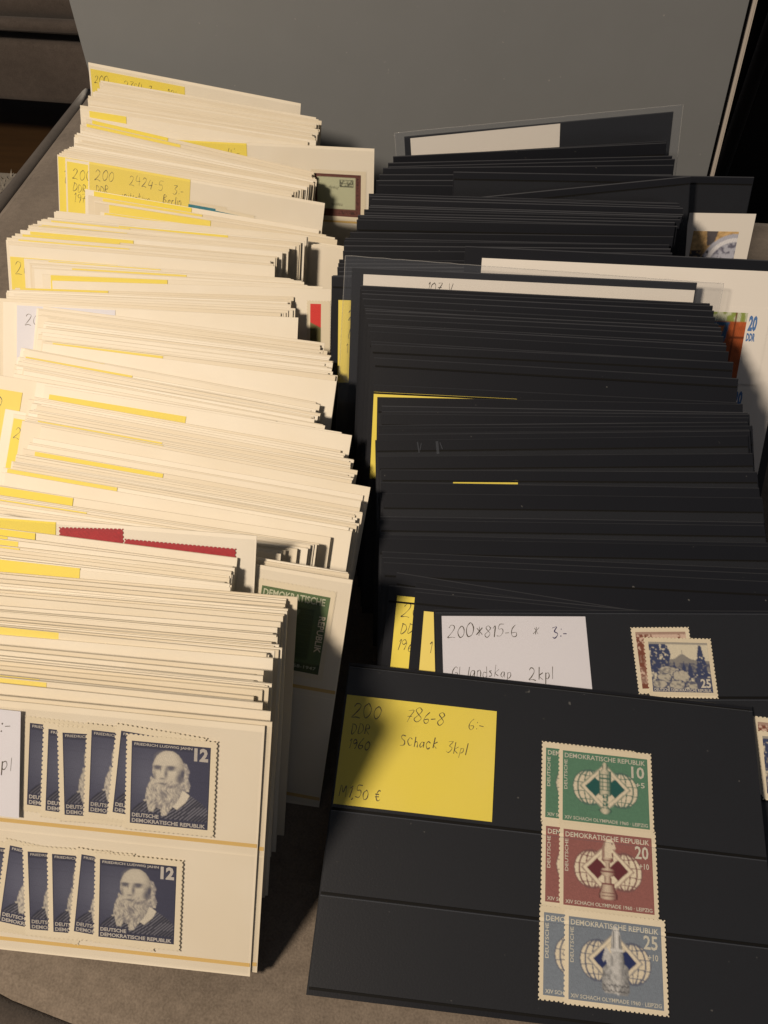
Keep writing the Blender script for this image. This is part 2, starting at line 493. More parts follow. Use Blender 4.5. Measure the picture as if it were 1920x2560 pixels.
# ------------------------------------------------------------------ where each card stands: top left corner (m) and turn (quaternion)
WHITE_ROW = [
('back_tall',[(-0.2050,0.5567,0.1042,0.7551,0.6484,-0.0363,-0.0900)]),
('back',[(-0.1947,0.5434,0.0984,0.7604,0.6432,-0.0397,-0.0811),(-0.1947,0.5407,0.0983,0.7617,0.6417,-0.0390,-0.0805),(-0.1928,0.5383,0.0986,0.7629,0.6405,-0.0394,-0.0788),(-0.1907,0.5363,0.0992,0.7636,0.6396,-0.0375,-0.0801),
(-0.1922,0.5338,0.0991,0.7648,0.6381,-0.0358,-0.0806),(-0.1937,0.5321,0.0976,0.7662,0.6370,-0.0388,-0.0761),(-0.1943,0.5284,0.0975,0.7681,0.6347,-0.0381,-0.0748),(-0.1948,0.5258,0.0978,0.7703,0.6320,-0.0365,-0.0762),
(-0.1925,0.5231,0.0979,0.7725,0.6295,-0.0367,-0.0756),(-0.1908,0.5220,0.0984,0.7733,0.6284,-0.0365,-0.0757),(-0.1919,0.5215,0.0992,0.7738,0.6277,-0.0348,-0.0776),(-0.1914,0.5204,0.0988,0.7747,0.6266,-0.0350,-0.0772),
(-0.1919,0.5173,0.0970,0.7776,0.6234,-0.0383,-0.0725),(-0.1944,0.5159,0.0991,0.7790,0.6212,-0.0334,-0.0782),(-0.1947,0.5148,0.0978,0.7802,0.6200,-0.0364,-0.0743),(-0.1938,0.5119,0.0974,0.7826,0.6171,-0.0362,-0.0740),
(-0.1930,0.5108,0.0985,0.7836,0.6157,-0.0348,-0.0755),(-0.1924,0.5090,0.0966,0.7851,0.6141,-0.0385,-0.0706),(-0.1916,0.5048,0.0976,0.7890,0.6090,-0.0359,-0.0729)]),
('behind_brown',[(-0.1963,0.5043,0.0977,0.7899,0.6077,-0.0344,-0.0746),(-0.1963,0.5030,0.0962,0.7907,0.6066,-0.0338,-0.0752),(-0.1953,0.5010,0.0927,0.7910,0.6057,-0.0291,-0.0812)]),
('brown',[(-0.1571,0.4904,0.0864,0.7971,0.5994,-0.0630,-0.0356)]),
('upper',[(-0.1910,0.4954,0.0935,0.7936,0.6000,-0.0138,-0.1003),(-0.1907,0.4933,0.0921,0.7954,0.5978,-0.0152,-0.0983),(-0.1940,0.4918,0.0914,0.7972,0.5956,-0.0159,-0.0970),(-0.1921,0.4916,0.0926,0.7977,0.5952,-0.0165,-0.0961),
(-0.1899,0.4883,0.0916,0.8003,0.5917,-0.0165,-0.0957),(-0.1915,0.4879,0.0922,0.8010,0.5907,-0.0162,-0.0960),(-0.1898,0.4867,0.0905,0.8017,0.5901,-0.0180,-0.0935),(-0.1889,0.4864,0.0920,0.8019,0.5894,-0.0156,-0.0966),
(-0.1889,0.4854,0.0903,0.8028,0.5886,-0.0182,-0.0930),(-0.1885,0.4854,0.0918,0.8027,0.5882,-0.0151,-0.0972),(-0.1919,0.4849,0.0910,0.8038,0.5871,-0.0171,-0.0943),(-0.1906,0.4838,0.0909,0.8048,0.5858,-0.0173,-0.0938),
(-0.1917,0.4829,0.0901,0.8056,0.5849,-0.0178,-0.0929),(-0.1935,0.4824,0.0904,0.8064,0.5837,-0.0175,-0.0933),(-0.1947,0.4816,0.0897,0.8072,0.5827,-0.0180,-0.0925),(-0.1952,0.4808,0.0884,0.8080,0.5819,-0.0200,-0.0896),
(-0.1924,0.4802,0.0894,0.8083,0.5813,-0.0185,-0.0915)]),
('upper_front',[(-0.1901,0.4785,0.0879,0.8101,0.5799,-0.0248,-0.0825),(-0.1917,0.4770,0.0875,0.8116,0.5777,-0.0239,-0.0835),(-0.1937,0.4762,0.0868,0.8124,0.5766,-0.0234,-0.0840),(-0.1929,0.4755,0.0868,0.8137,0.5755,-0.0284,-0.0767),
(-0.1939,0.4747,0.0863,0.8141,0.5746,-0.0259,-0.0801),(-0.1950,0.4740,0.0857,0.8145,0.5737,-0.0240,-0.0826),(-0.1964,0.4734,0.0857,0.8154,0.5726,-0.0248,-0.0813),(-0.1962,0.4727,0.0853,0.8161,0.5718,-0.0263,-0.0791),
(-0.1971,0.4723,0.0852,0.8167,0.5710,-0.0262,-0.0791),(-0.1986,0.4716,0.0850,0.8175,0.5698,-0.0262,-0.0788),(-0.1991,0.4712,0.0849,0.8180,0.5692,-0.0268,-0.0779),(-0.2002,0.4702,0.0843,0.8190,0.5679,-0.0268,-0.0776),
(-0.2016,0.4694,0.0836,0.8200,0.5667,-0.0283,-0.0753),(-0.2024,0.4679,0.0833,0.8213,0.5647,-0.0270,-0.0767)]),
('pair_left',[(-0.1974,0.4660,0.0822,0.8220,0.5635,-0.0264,-0.0774)]),
('teal',[(-0.1829,0.4628,0.0826,0.8231,0.5617,-0.0247,-0.0796)]),
('teal_front',[(-0.1860,0.4562,0.0688,0.8249,0.5594,-0.0258,-0.0775),(-0.1815,0.4475,0.0694,0.8285,0.5547,-0.0238,-0.0725),(-0.1764,0.4422,0.0693,0.8306,0.5523,-0.0241,-0.0672),(-0.1749,0.4386,0.0691,0.8319,0.5506,-0.0236,-0.0645),
(-0.1748,0.4377,0.0702,0.8323,0.5500,-0.0220,-0.0655),(-0.1681,0.4259,0.0708,0.8370,0.5439,-0.0192,-0.0573),(-0.1648,0.4232,0.0707,0.8379,0.5426,-0.0189,-0.0553),(-0.1651,0.4201,0.0712,0.8394,0.5407,-0.0187,-0.0517),
(-0.1636,0.4187,0.0711,0.8399,0.5400,-0.0182,-0.0510)]),
('arc',[(-0.1903,0.4192,0.0735,0.8417,0.5381,-0.0239,-0.0387),(-0.1911,0.4182,0.0734,0.8421,0.5375,-0.0236,-0.0379),(-0.1918,0.4103,0.0741,0.8452,0.5330,-0.0202,-0.0339),(-0.1916,0.4095,0.0743,0.8456,0.5324,-0.0205,-0.0324),
(-0.1935,0.4080,0.0744,0.8462,0.5315,-0.0195,-0.0320),(-0.1943,0.4074,0.0744,0.8464,0.5312,-0.0173,-0.0347),(-0.1963,0.4065,0.0739,0.8467,0.5307,-0.0170,-0.0343),(-0.1977,0.4033,0.0737,0.8485,0.5279,-0.0171,-0.0311),
(-0.1984,0.4025,0.0735,0.8492,0.5269,-0.0168,-0.0311),(-0.1996,0.4016,0.0737,0.8501,0.5255,-0.0176,-0.0292),(-0.1992,0.4008,0.0737,0.8509,0.5243,-0.0185,-0.0273),(-0.1995,0.3994,0.0730,0.8517,0.5230,-0.0172,-0.0288),
(-0.2019,0.3971,0.0727,0.8536,0.5198,-0.0154,-0.0303),(-0.2024,0.3968,0.0734,0.8543,0.5188,-0.0173,-0.0269),(-0.2048,0.3949,0.0722,0.8555,0.5168,-0.0158,-0.0285),(-0.2049,0.3924,0.0721,0.8576,0.5134,-0.0171,-0.0249),
(-0.2056,0.3921,0.0723,0.8580,0.5128,-0.0163,-0.0258),(-0.2076,0.3902,0.0722,0.8596,0.5099,-0.0145,-0.0277),(-0.2080,0.3894,0.0713,0.8601,0.5094,-0.0166,-0.0239),(-0.2062,0.3876,0.0715,0.8615,0.5070,-0.0147,-0.0259)]),
('fan_left',[(-0.2052,0.3853,0.0708,0.8631,0.5042,-0.0154,-0.0236),(-0.1968,0.3803,0.0662,0.8648,0.5014,-0.0162,-0.0211)]),
('fan',[(-0.1950,0.3791,0.0664,0.8659,0.4996,-0.0158,-0.0209),(-0.1944,0.3781,0.0665,0.8667,0.4982,-0.0155,-0.0207),(-0.1917,0.3747,0.0670,0.8698,0.4928,-0.0165,-0.0167),(-0.1903,0.3736,0.0670,0.8707,0.4912,-0.0174,-0.0145),
(-0.1904,0.3724,0.0672,0.8719,0.4891,-0.0159,-0.0162),(-0.1888,0.3710,0.0680,0.8735,0.4864,-0.0163,-0.0141),(-0.1888,0.3699,0.0675,0.8742,0.4851,-0.0159,-0.0142),(-0.1869,0.3683,0.0679,0.8757,0.4823,-0.0157,-0.0135),
(-0.1804,0.3619,0.0688,0.8818,0.4713,-0.0166,-0.0067),(-0.1783,0.3609,0.0688,0.8826,0.4697,-0.0158,-0.0074),(-0.1784,0.3604,0.0698,0.8836,0.4679,-0.0164,-0.0055)]),
('red_edge',[(-0.1741,0.3575,0.0681,0.8851,0.4649,-0.0192,0.0011)]),
('flat',[(-0.1928,0.3545,0.0647,0.8864,0.4626,-0.0184,0.0007),(-0.1936,0.3524,0.0650,0.8884,0.4587,-0.0164,-0.0012),(-0.1937,0.3510,0.0646,0.8894,0.4567,-0.0169,0.0006),(-0.1952,0.3501,0.0657,0.8912,0.4534,-0.0149,-0.0021),
(-0.1955,0.3494,0.0650,0.8916,0.4526,-0.0156,-0.0014),(-0.1940,0.3492,0.0651,0.8923,0.4513,-0.0154,-0.0028),(-0.1935,0.3490,0.0653,0.8930,0.4497,-0.0151,-0.0046),(-0.1910,0.3478,0.0654,0.8967,0.4423,-0.0160,-0.0087),
(-0.1925,0.3466,0.0642,0.8977,0.4402,-0.0178,-0.0065),(-0.1921,0.3467,0.0645,0.8981,0.4394,-0.0175,-0.0079),(-0.1943,0.3466,0.0647,0.8995,0.4364,-0.0178,-0.0095),(-0.1954,0.3452,0.0634,0.9007,0.4340,-0.0195,-0.0078),
(-0.1966,0.3455,0.0639,0.9012,0.4328,-0.0186,-0.0106),(-0.1977,0.3453,0.0642,0.9030,0.4291,-0.0193,-0.0121),(-0.1955,0.3439,0.0634,0.9052,0.4242,-0.0203,-0.0137)]),
('white_note',[(-0.1887,0.3427,0.0633,0.9075,0.4192,-0.0226,-0.0124)]),
('middle',[(-0.1746,0.3414,0.0634,0.9081,0.4160,-0.0077,-0.0477),(-0.1777,0.3405,0.0628,0.9100,0.4115,-0.0085,-0.0496),(-0.1768,0.3401,0.0626,0.9108,0.4099,-0.0099,-0.0479),(-0.1765,0.3395,0.0623,0.9118,0.4075,-0.0101,-0.0493),
(-0.1728,0.3370,0.0608,0.9149,0.4006,-0.0132,-0.0479),(-0.1749,0.3374,0.0612,0.9153,0.3995,-0.0125,-0.0505),(-0.1765,0.3362,0.0609,0.9160,0.3978,-0.0136,-0.0499),(-0.1754,0.3356,0.0620,0.9162,0.3967,-0.0128,-0.0540),
(-0.1704,0.3342,0.0618,0.9165,0.3961,-0.0136,-0.0533),(-0.1708,0.3322,0.0612,0.9172,0.3949,-0.0161,-0.0498),(-0.1710,0.3312,0.0615,0.9176,0.3939,-0.0165,-0.0507),(-0.1713,0.3301,0.0612,0.9178,0.3934,-0.0170,-0.0505),
(-0.1691,0.3278,0.0612,0.9185,0.3918,-0.0186,-0.0498),(-0.1694,0.3275,0.0613,0.9187,0.3914,-0.0188,-0.0499),(-0.1706,0.3263,0.0607,0.9190,0.3907,-0.0200,-0.0481),(-0.1691,0.3262,0.0611,0.9190,0.3905,-0.0196,-0.0495),
(-0.1728,0.3262,0.0614,0.9191,0.3901,-0.0189,-0.0521),(-0.1707,0.3235,0.0607,0.9198,0.3886,-0.0209,-0.0501),(-0.1714,0.3220,0.0606,0.9204,0.3873,-0.0228,-0.0479),(-0.1690,0.3221,0.0617,0.9204,0.3868,-0.0210,-0.0532),
(-0.1683,0.3196,0.0614,0.9211,0.3851,-0.0224,-0.0529),(-0.1705,0.3177,0.0607,0.9217,0.3838,-0.0247,-0.0496),(-0.1657,0.3151,0.0619,0.9227,0.3811,-0.0257,-0.0521),(-0.1666,0.3144,0.0623,0.9231,0.3800,-0.0262,-0.0528)]),
('middle_tall',[(-0.1657,0.3129,0.0621,0.9232,0.3792,-0.0249,-0.0575)]),
('slope',[(-0.1762,0.3112,0.0600,0.9217,0.3789,-0.0159,-0.0810),(-0.1742,0.3107,0.0602,0.9219,0.3785,-0.0162,-0.0812),(-0.1747,0.3092,0.0594,0.9223,0.3779,-0.0175,-0.0790),(-0.1735,0.3096,0.0607,0.9224,0.3772,-0.0170,-0.0816),
(-0.1717,0.3088,0.0607,0.9225,0.3767,-0.0168,-0.0829),(-0.1732,0.3050,0.0600,0.9236,0.3741,-0.0194,-0.0814),(-0.1755,0.3045,0.0596,0.9236,0.3741,-0.0196,-0.0811),(-0.1740,0.3037,0.0603,0.9234,0.3741,-0.0188,-0.0838),
(-0.1708,0.3024,0.0600,0.9236,0.3741,-0.0198,-0.0818),(-0.1721,0.3020,0.0598,0.9236,0.3741,-0.0200,-0.0814),(-0.1708,0.3018,0.0606,0.9235,0.3741,-0.0196,-0.0829),(-0.1721,0.3013,0.0601,0.9234,0.3741,-0.0195,-0.0831),
(-0.1718,0.2999,0.0600,0.9237,0.3740,-0.0209,-0.0804),(-0.1735,0.3001,0.0606,0.9234,0.3741,-0.0197,-0.0836),(-0.1746,0.2982,0.0596,0.9238,0.3740,-0.0220,-0.0786),(-0.1747,0.2983,0.0600,0.9236,0.3740,-0.0207,-0.0819),
(-0.1730,0.2966,0.0605,0.9237,0.3740,-0.0219,-0.0800),(-0.1736,0.2947,0.0600,0.9237,0.3739,-0.0223,-0.0800),(-0.1715,0.2939,0.0608,0.9236,0.3740,-0.0218,-0.0819),(-0.1687,0.2938,0.0617,0.9233,0.3740,-0.0209,-0.0845),
(-0.1678,0.2923,0.0615,0.9235,0.3740,-0.0220,-0.0823),(-0.1725,0.2912,0.0604,0.9237,0.3739,-0.0229,-0.0805)]),
('corner_left',[(-0.1899,0.2919,0.0597,0.9242,0.3737,-0.0258,-0.0740)]),
('strip_pair',[(-0.1605,0.2864,0.0599,0.9242,0.3737,-0.0260,-0.0741),(-0.1559,0.2839,0.0601,0.9243,0.3736,-0.0270,-0.0729)]),
('steep_left',[(-0.1740,0.2768,0.0512,0.9238,0.3738,-0.0247,-0.0788),(-0.1699,0.2748,0.0503,0.9238,0.3738,-0.0249,-0.0787)]),
('steep',[(-0.1602,0.2795,0.0569,0.9239,0.3737,-0.0254,-0.0778),(-0.1623,0.2779,0.0568,0.9241,0.3737,-0.0265,-0.0761),(-0.1580,0.2769,0.0579,0.9238,0.3737,-0.0257,-0.0788),(-0.1588,0.2759,0.0577,0.9238,0.3737,-0.0260,-0.0787),
(-0.1584,0.2756,0.0583,0.9237,0.3737,-0.0257,-0.0801),(-0.1583,0.2740,0.0581,0.9237,0.3737,-0.0259,-0.0802),(-0.1589,0.2736,0.0582,0.9238,0.3737,-0.0266,-0.0788),(-0.1542,0.2722,0.0585,0.9239,0.3736,-0.0272,-0.0779),
(-0.1538,0.2721,0.0594,0.9236,0.3739,-0.0262,-0.0806),(-0.1560,0.2700,0.0582,0.9239,0.3742,-0.0286,-0.0743),(-0.1550,0.2703,0.0600,0.9231,0.3750,-0.0258,-0.0810),(-0.1576,0.2676,0.0590,0.9232,0.3757,-0.0274,-0.0766),
(-0.1574,0.2672,0.0596,0.9230,0.3761,-0.0274,-0.0763),(-0.1574,0.2664,0.0600,0.9227,0.3766,-0.0266,-0.0780),(-0.1550,0.2663,0.0609,0.9225,0.3769,-0.0263,-0.0788),(-0.1550,0.2654,0.0610,0.9223,0.3773,-0.0260,-0.0791),
(-0.1565,0.2645,0.0605,0.9222,0.3776,-0.0261,-0.0789),(-0.1519,0.2628,0.0613,0.9221,0.3783,-0.0266,-0.0773),(-0.1530,0.2596,0.0625,0.9213,0.3802,-0.0261,-0.0773),(-0.1555,0.2596,0.0630,0.9209,0.3806,-0.0249,-0.0802),
(-0.1543,0.2577,0.0631,0.9208,0.3813,-0.0257,-0.0778),(-0.1546,0.2566,0.0633,0.9206,0.3819,-0.0255,-0.0780),(-0.1557,0.2562,0.0631,0.9206,0.3820,-0.0261,-0.0765),(-0.1532,0.2553,0.0630,0.9207,0.3821,-0.0271,-0.0740),
(-0.1534,0.2554,0.0638,0.9204,0.3825,-0.0260,-0.0764),(-0.1537,0.2547,0.0641,0.9201,0.3830,-0.0253,-0.0779)]),
('steep_tall',[(-0.1460,0.2520,0.0641,0.9197,0.3837,-0.0244,-0.0798)]),
('long',[(-0.1489,0.2482,0.0610,0.9199,0.3841,-0.0263,-0.0748),(-0.1492,0.2448,0.0613,0.9193,0.3857,-0.0263,-0.0740),(-0.1496,0.2438,0.0613,0.9192,0.3861,-0.0268,-0.0727),(-0.1498,0.2397,0.0625,0.9181,0.3885,-0.0256,-0.0743),
(-0.1488,0.2374,0.0615,0.9181,0.3889,-0.0265,-0.0719),(-0.1487,0.2362,0.0619,0.9178,0.3896,-0.0266,-0.0712),(-0.1517,0.2364,0.0621,0.9175,0.3899,-0.0255,-0.0737),(-0.1516,0.2353,0.0615,0.9176,0.3901,-0.0265,-0.0711),
(-0.1507,0.2337,0.0611,0.9176,0.3905,-0.0271,-0.0696),(-0.1528,0.2334,0.0611,0.9176,0.3907,-0.0276,-0.0682),(-0.1514,0.2327,0.0614,0.9172,0.3912,-0.0266,-0.0704),(-0.1512,0.2314,0.0624,0.9166,0.3922,-0.0253,-0.0729),
(-0.1497,0.2305,0.0622,0.9167,0.3924,-0.0260,-0.0711),(-0.1509,0.2306,0.0625,0.9164,0.3927,-0.0251,-0.0732),(-0.1506,0.2292,0.0623,0.9164,0.3931,-0.0260,-0.0708),(-0.1542,0.2287,0.0619,0.9163,0.3934,-0.0261,-0.0703),
(-0.1521,0.2270,0.0620,0.9161,0.3941,-0.0267,-0.0687),(-0.1535,0.2275,0.0631,0.9158,0.3945,-0.0256,-0.0709),(-0.1538,0.2259,0.0618,0.9159,0.3946,-0.0268,-0.0680),(-0.1523,0.2257,0.0622,0.9158,0.3948,-0.0263,-0.0692)]),
('fall',[(-0.1599,0.2224,0.0589,0.9157,0.3953,-0.0274,-0.0663),(-0.1605,0.2217,0.0593,0.9158,0.3957,-0.0292,-0.0618),(-0.1647,0.2171,0.0598,0.9148,0.3985,-0.0290,-0.0597),(-0.1654,0.2155,0.0606,0.9142,0.4000,-0.0283,-0.0586),
(-0.1664,0.2154,0.0612,0.9139,0.4005,-0.0275,-0.0596),(-0.1677,0.2142,0.0617,0.9136,0.4016,-0.0273,-0.0583),(-0.1691,0.2132,0.0617,0.9132,0.4023,-0.0264,-0.0589),(-0.1686,0.2120,0.0611,0.9133,0.4026,-0.0276,-0.0555),
(-0.1727,0.2108,0.0607,0.9131,0.4033,-0.0284,-0.0523),(-0.1726,0.2094,0.0605,0.9130,0.4040,-0.0294,-0.0488),(-0.1769,0.2071,0.0604,0.9125,0.4055,-0.0299,-0.0447),(-0.1792,0.2066,0.0599,0.9125,0.4057,-0.0300,-0.0440),
(-0.1788,0.2076,0.0614,0.9121,0.4061,-0.0271,-0.0501),(-0.1783,0.2069,0.0612,0.9121,0.4063,-0.0284,-0.0469),(-0.1806,0.2054,0.0608,0.9119,0.4070,-0.0292,-0.0435),(-0.1792,0.2041,0.0616,0.9114,0.4082,-0.0282,-0.0438),
(-0.1783,0.2034,0.0618,0.9113,0.4086,-0.0285,-0.0422)]),
('green',[(-0.1530,0.1991,0.0683,0.9083,0.4136,-0.0163,-0.0610),(-0.1526,0.1991,0.0690,0.9080,0.4140,-0.0151,-0.0629),(-0.1524,0.1970,0.0674,0.9082,0.4144,-0.0180,-0.0556),(-0.1508,0.1951,0.0688,0.9071,0.4164,-0.0143,-0.0601)]),
('crimson',[(-0.1864,0.1968,0.0704,0.9080,0.4174,-0.0302,-0.0218)]),
('short',[(-0.1927,0.1947,0.0697,0.9067,0.4193,-0.0200,-0.0416),(-0.1939,0.1918,0.0700,0.9056,0.4214,-0.0169,-0.0446),(-0.1930,0.1898,0.0698,0.9053,0.4224,-0.0179,-0.0403),(-0.1936,0.1874,0.0684,0.9051,0.4230,-0.0179,-0.0393),
(-0.1941,0.1873,0.0684,0.9052,0.4230,-0.0198,-0.0351),(-0.1940,0.1864,0.0676,0.9052,0.4231,-0.0197,-0.0350),(-0.1946,0.1868,0.0685,0.9049,0.4234,-0.0175,-0.0393),(-0.1945,0.1855,0.0674,0.9050,0.4235,-0.0189,-0.0360),
(-0.1973,0.1838,0.0671,0.9046,0.4243,-0.0179,-0.0367),(-0.1960,0.1838,0.0677,0.9045,0.4245,-0.0176,-0.0371),(-0.1948,0.1829,0.0670,0.9046,0.4245,-0.0187,-0.0346),(-0.1941,0.1823,0.0673,0.9044,0.4249,-0.0188,-0.0337),
(-0.1933,0.1819,0.0674,0.9043,0.4251,-0.0183,-0.0343),(-0.1940,0.1818,0.0677,0.9043,0.4253,-0.0186,-0.0332),(-0.1936,0.1813,0.0673,0.9042,0.4254,-0.0177,-0.0350)]),
('near_tall',[(-0.1700,0.1754,0.0645,0.9042,0.4259,-0.0235,-0.0211)]),
('near',[(-0.1738,0.1744,0.0645,0.9039,0.4265,-0.0231,-0.0209),(-0.1738,0.1742,0.0657,0.9036,0.4272,-0.0207,-0.0249),(-0.1739,0.1720,0.0655,0.9032,0.4282,-0.0211,-0.0222),(-0.1743,0.1696,0.0647,0.9028,0.4290,-0.0223,-0.0180),
(-0.1727,0.1697,0.0660,0.9026,0.4295,-0.0200,-0.0221),(-0.1732,0.1690,0.0656,0.9025,0.4298,-0.0197,-0.0222),(-0.1729,0.1676,0.0648,0.9024,0.4300,-0.0221,-0.0166),(-0.1737,0.1669,0.0657,0.9022,0.4304,-0.0203,-0.0200),
(-0.1740,0.1659,0.0652,0.9022,0.4305,-0.0211,-0.0182),(-0.1745,0.1643,0.0665,0.9018,0.4312,-0.0184,-0.0232),(-0.1753,0.1604,0.0653,0.9016,0.4317,-0.0212,-0.0164),(-0.1765,0.1587,0.0660,0.9013,0.4323,-0.0195,-0.0194),
(-0.1752,0.1577,0.0666,0.9012,0.4326,-0.0191,-0.0197),(-0.1747,0.1574,0.0667,0.9011,0.4327,-0.0184,-0.0211),(-0.1764,0.1551,0.0670,0.9008,0.4333,-0.0181,-0.0210),(-0.1738,0.1537,0.0672,0.9007,0.4336,-0.0185,-0.0198),
(-0.1751,0.1531,0.0669,0.9006,0.4337,-0.0182,-0.0203),(-0.1753,0.1535,0.0678,0.9005,0.4339,-0.0173,-0.0220),(-0.1726,0.1527,0.0677,0.9005,0.4340,-0.0176,-0.0213),(-0.1736,0.1519,0.0676,0.9004,0.4341,-0.0177,-0.0209),
(-0.1749,0.1512,0.0671,0.9004,0.4342,-0.0185,-0.0190),(-0.1765,0.1498,0.0675,0.9002,0.4346,-0.0175,-0.0206),(-0.1772,0.1508,0.0694,0.9000,0.4349,-0.0153,-0.0250),(-0.1750,0.1479,0.0673,0.9001,0.4350,-0.0184,-0.0183),
(-0.1773,0.1439,0.0687,0.8994,0.4364,-0.0156,-0.0225),(-0.1801,0.1421,0.0683,0.8992,0.4367,-0.0159,-0.0215),(-0.1801,0.1421,0.0692,0.8991,0.4369,-0.0147,-0.0236),(-0.1772,0.1418,0.0693,0.8990,0.4370,-0.0148,-0.0234),
(-0.1799,0.1398,0.0694,0.8988,0.4375,-0.0145,-0.0233),(-0.1764,0.1396,0.0700,0.8987,0.4377,-0.0135,-0.0252),(-0.1740,0.1387,0.0697,0.8987,0.4378,-0.0146,-0.0229),(-0.1761,0.1386,0.0699,0.8986,0.4379,-0.0139,-0.0241),
(-0.1752,0.1383,0.0699,0.8986,0.4380,-0.0139,-0.0241),(-0.1766,0.1372,0.0693,0.8986,0.4381,-0.0151,-0.0214),(-0.1747,0.1374,0.0705,0.8984,0.4383,-0.0134,-0.0246),(-0.1766,0.1362,0.0695,0.8984,0.4384,-0.0149,-0.0214),
(-0.1766,0.1359,0.0696,0.8984,0.4385,-0.0148,-0.0215),(-0.1790,0.1346,0.0703,0.8980,0.4391,-0.0125,-0.0255),(-0.1791,0.1327,0.0707,0.8977,0.4396,-0.0123,-0.0253),(-0.1788,0.1325,0.0709,0.8977,0.4397,-0.0124,-0.0250),
(-0.1757,0.1311,0.0716,0.8975,0.4401,-0.0128,-0.0235)]),
('near_face',[(-0.1729,0.1290,0.0718,0.8972,0.4407,-0.0114,-0.0257)]),
('second',[(-0.1720,0.1246,0.0714,0.8968,0.4417,-0.0125,-0.0222)]),
('front',[(-0.1741,0.1234,0.0710,0.8967,0.4420,-0.0123,-0.0221)])
]
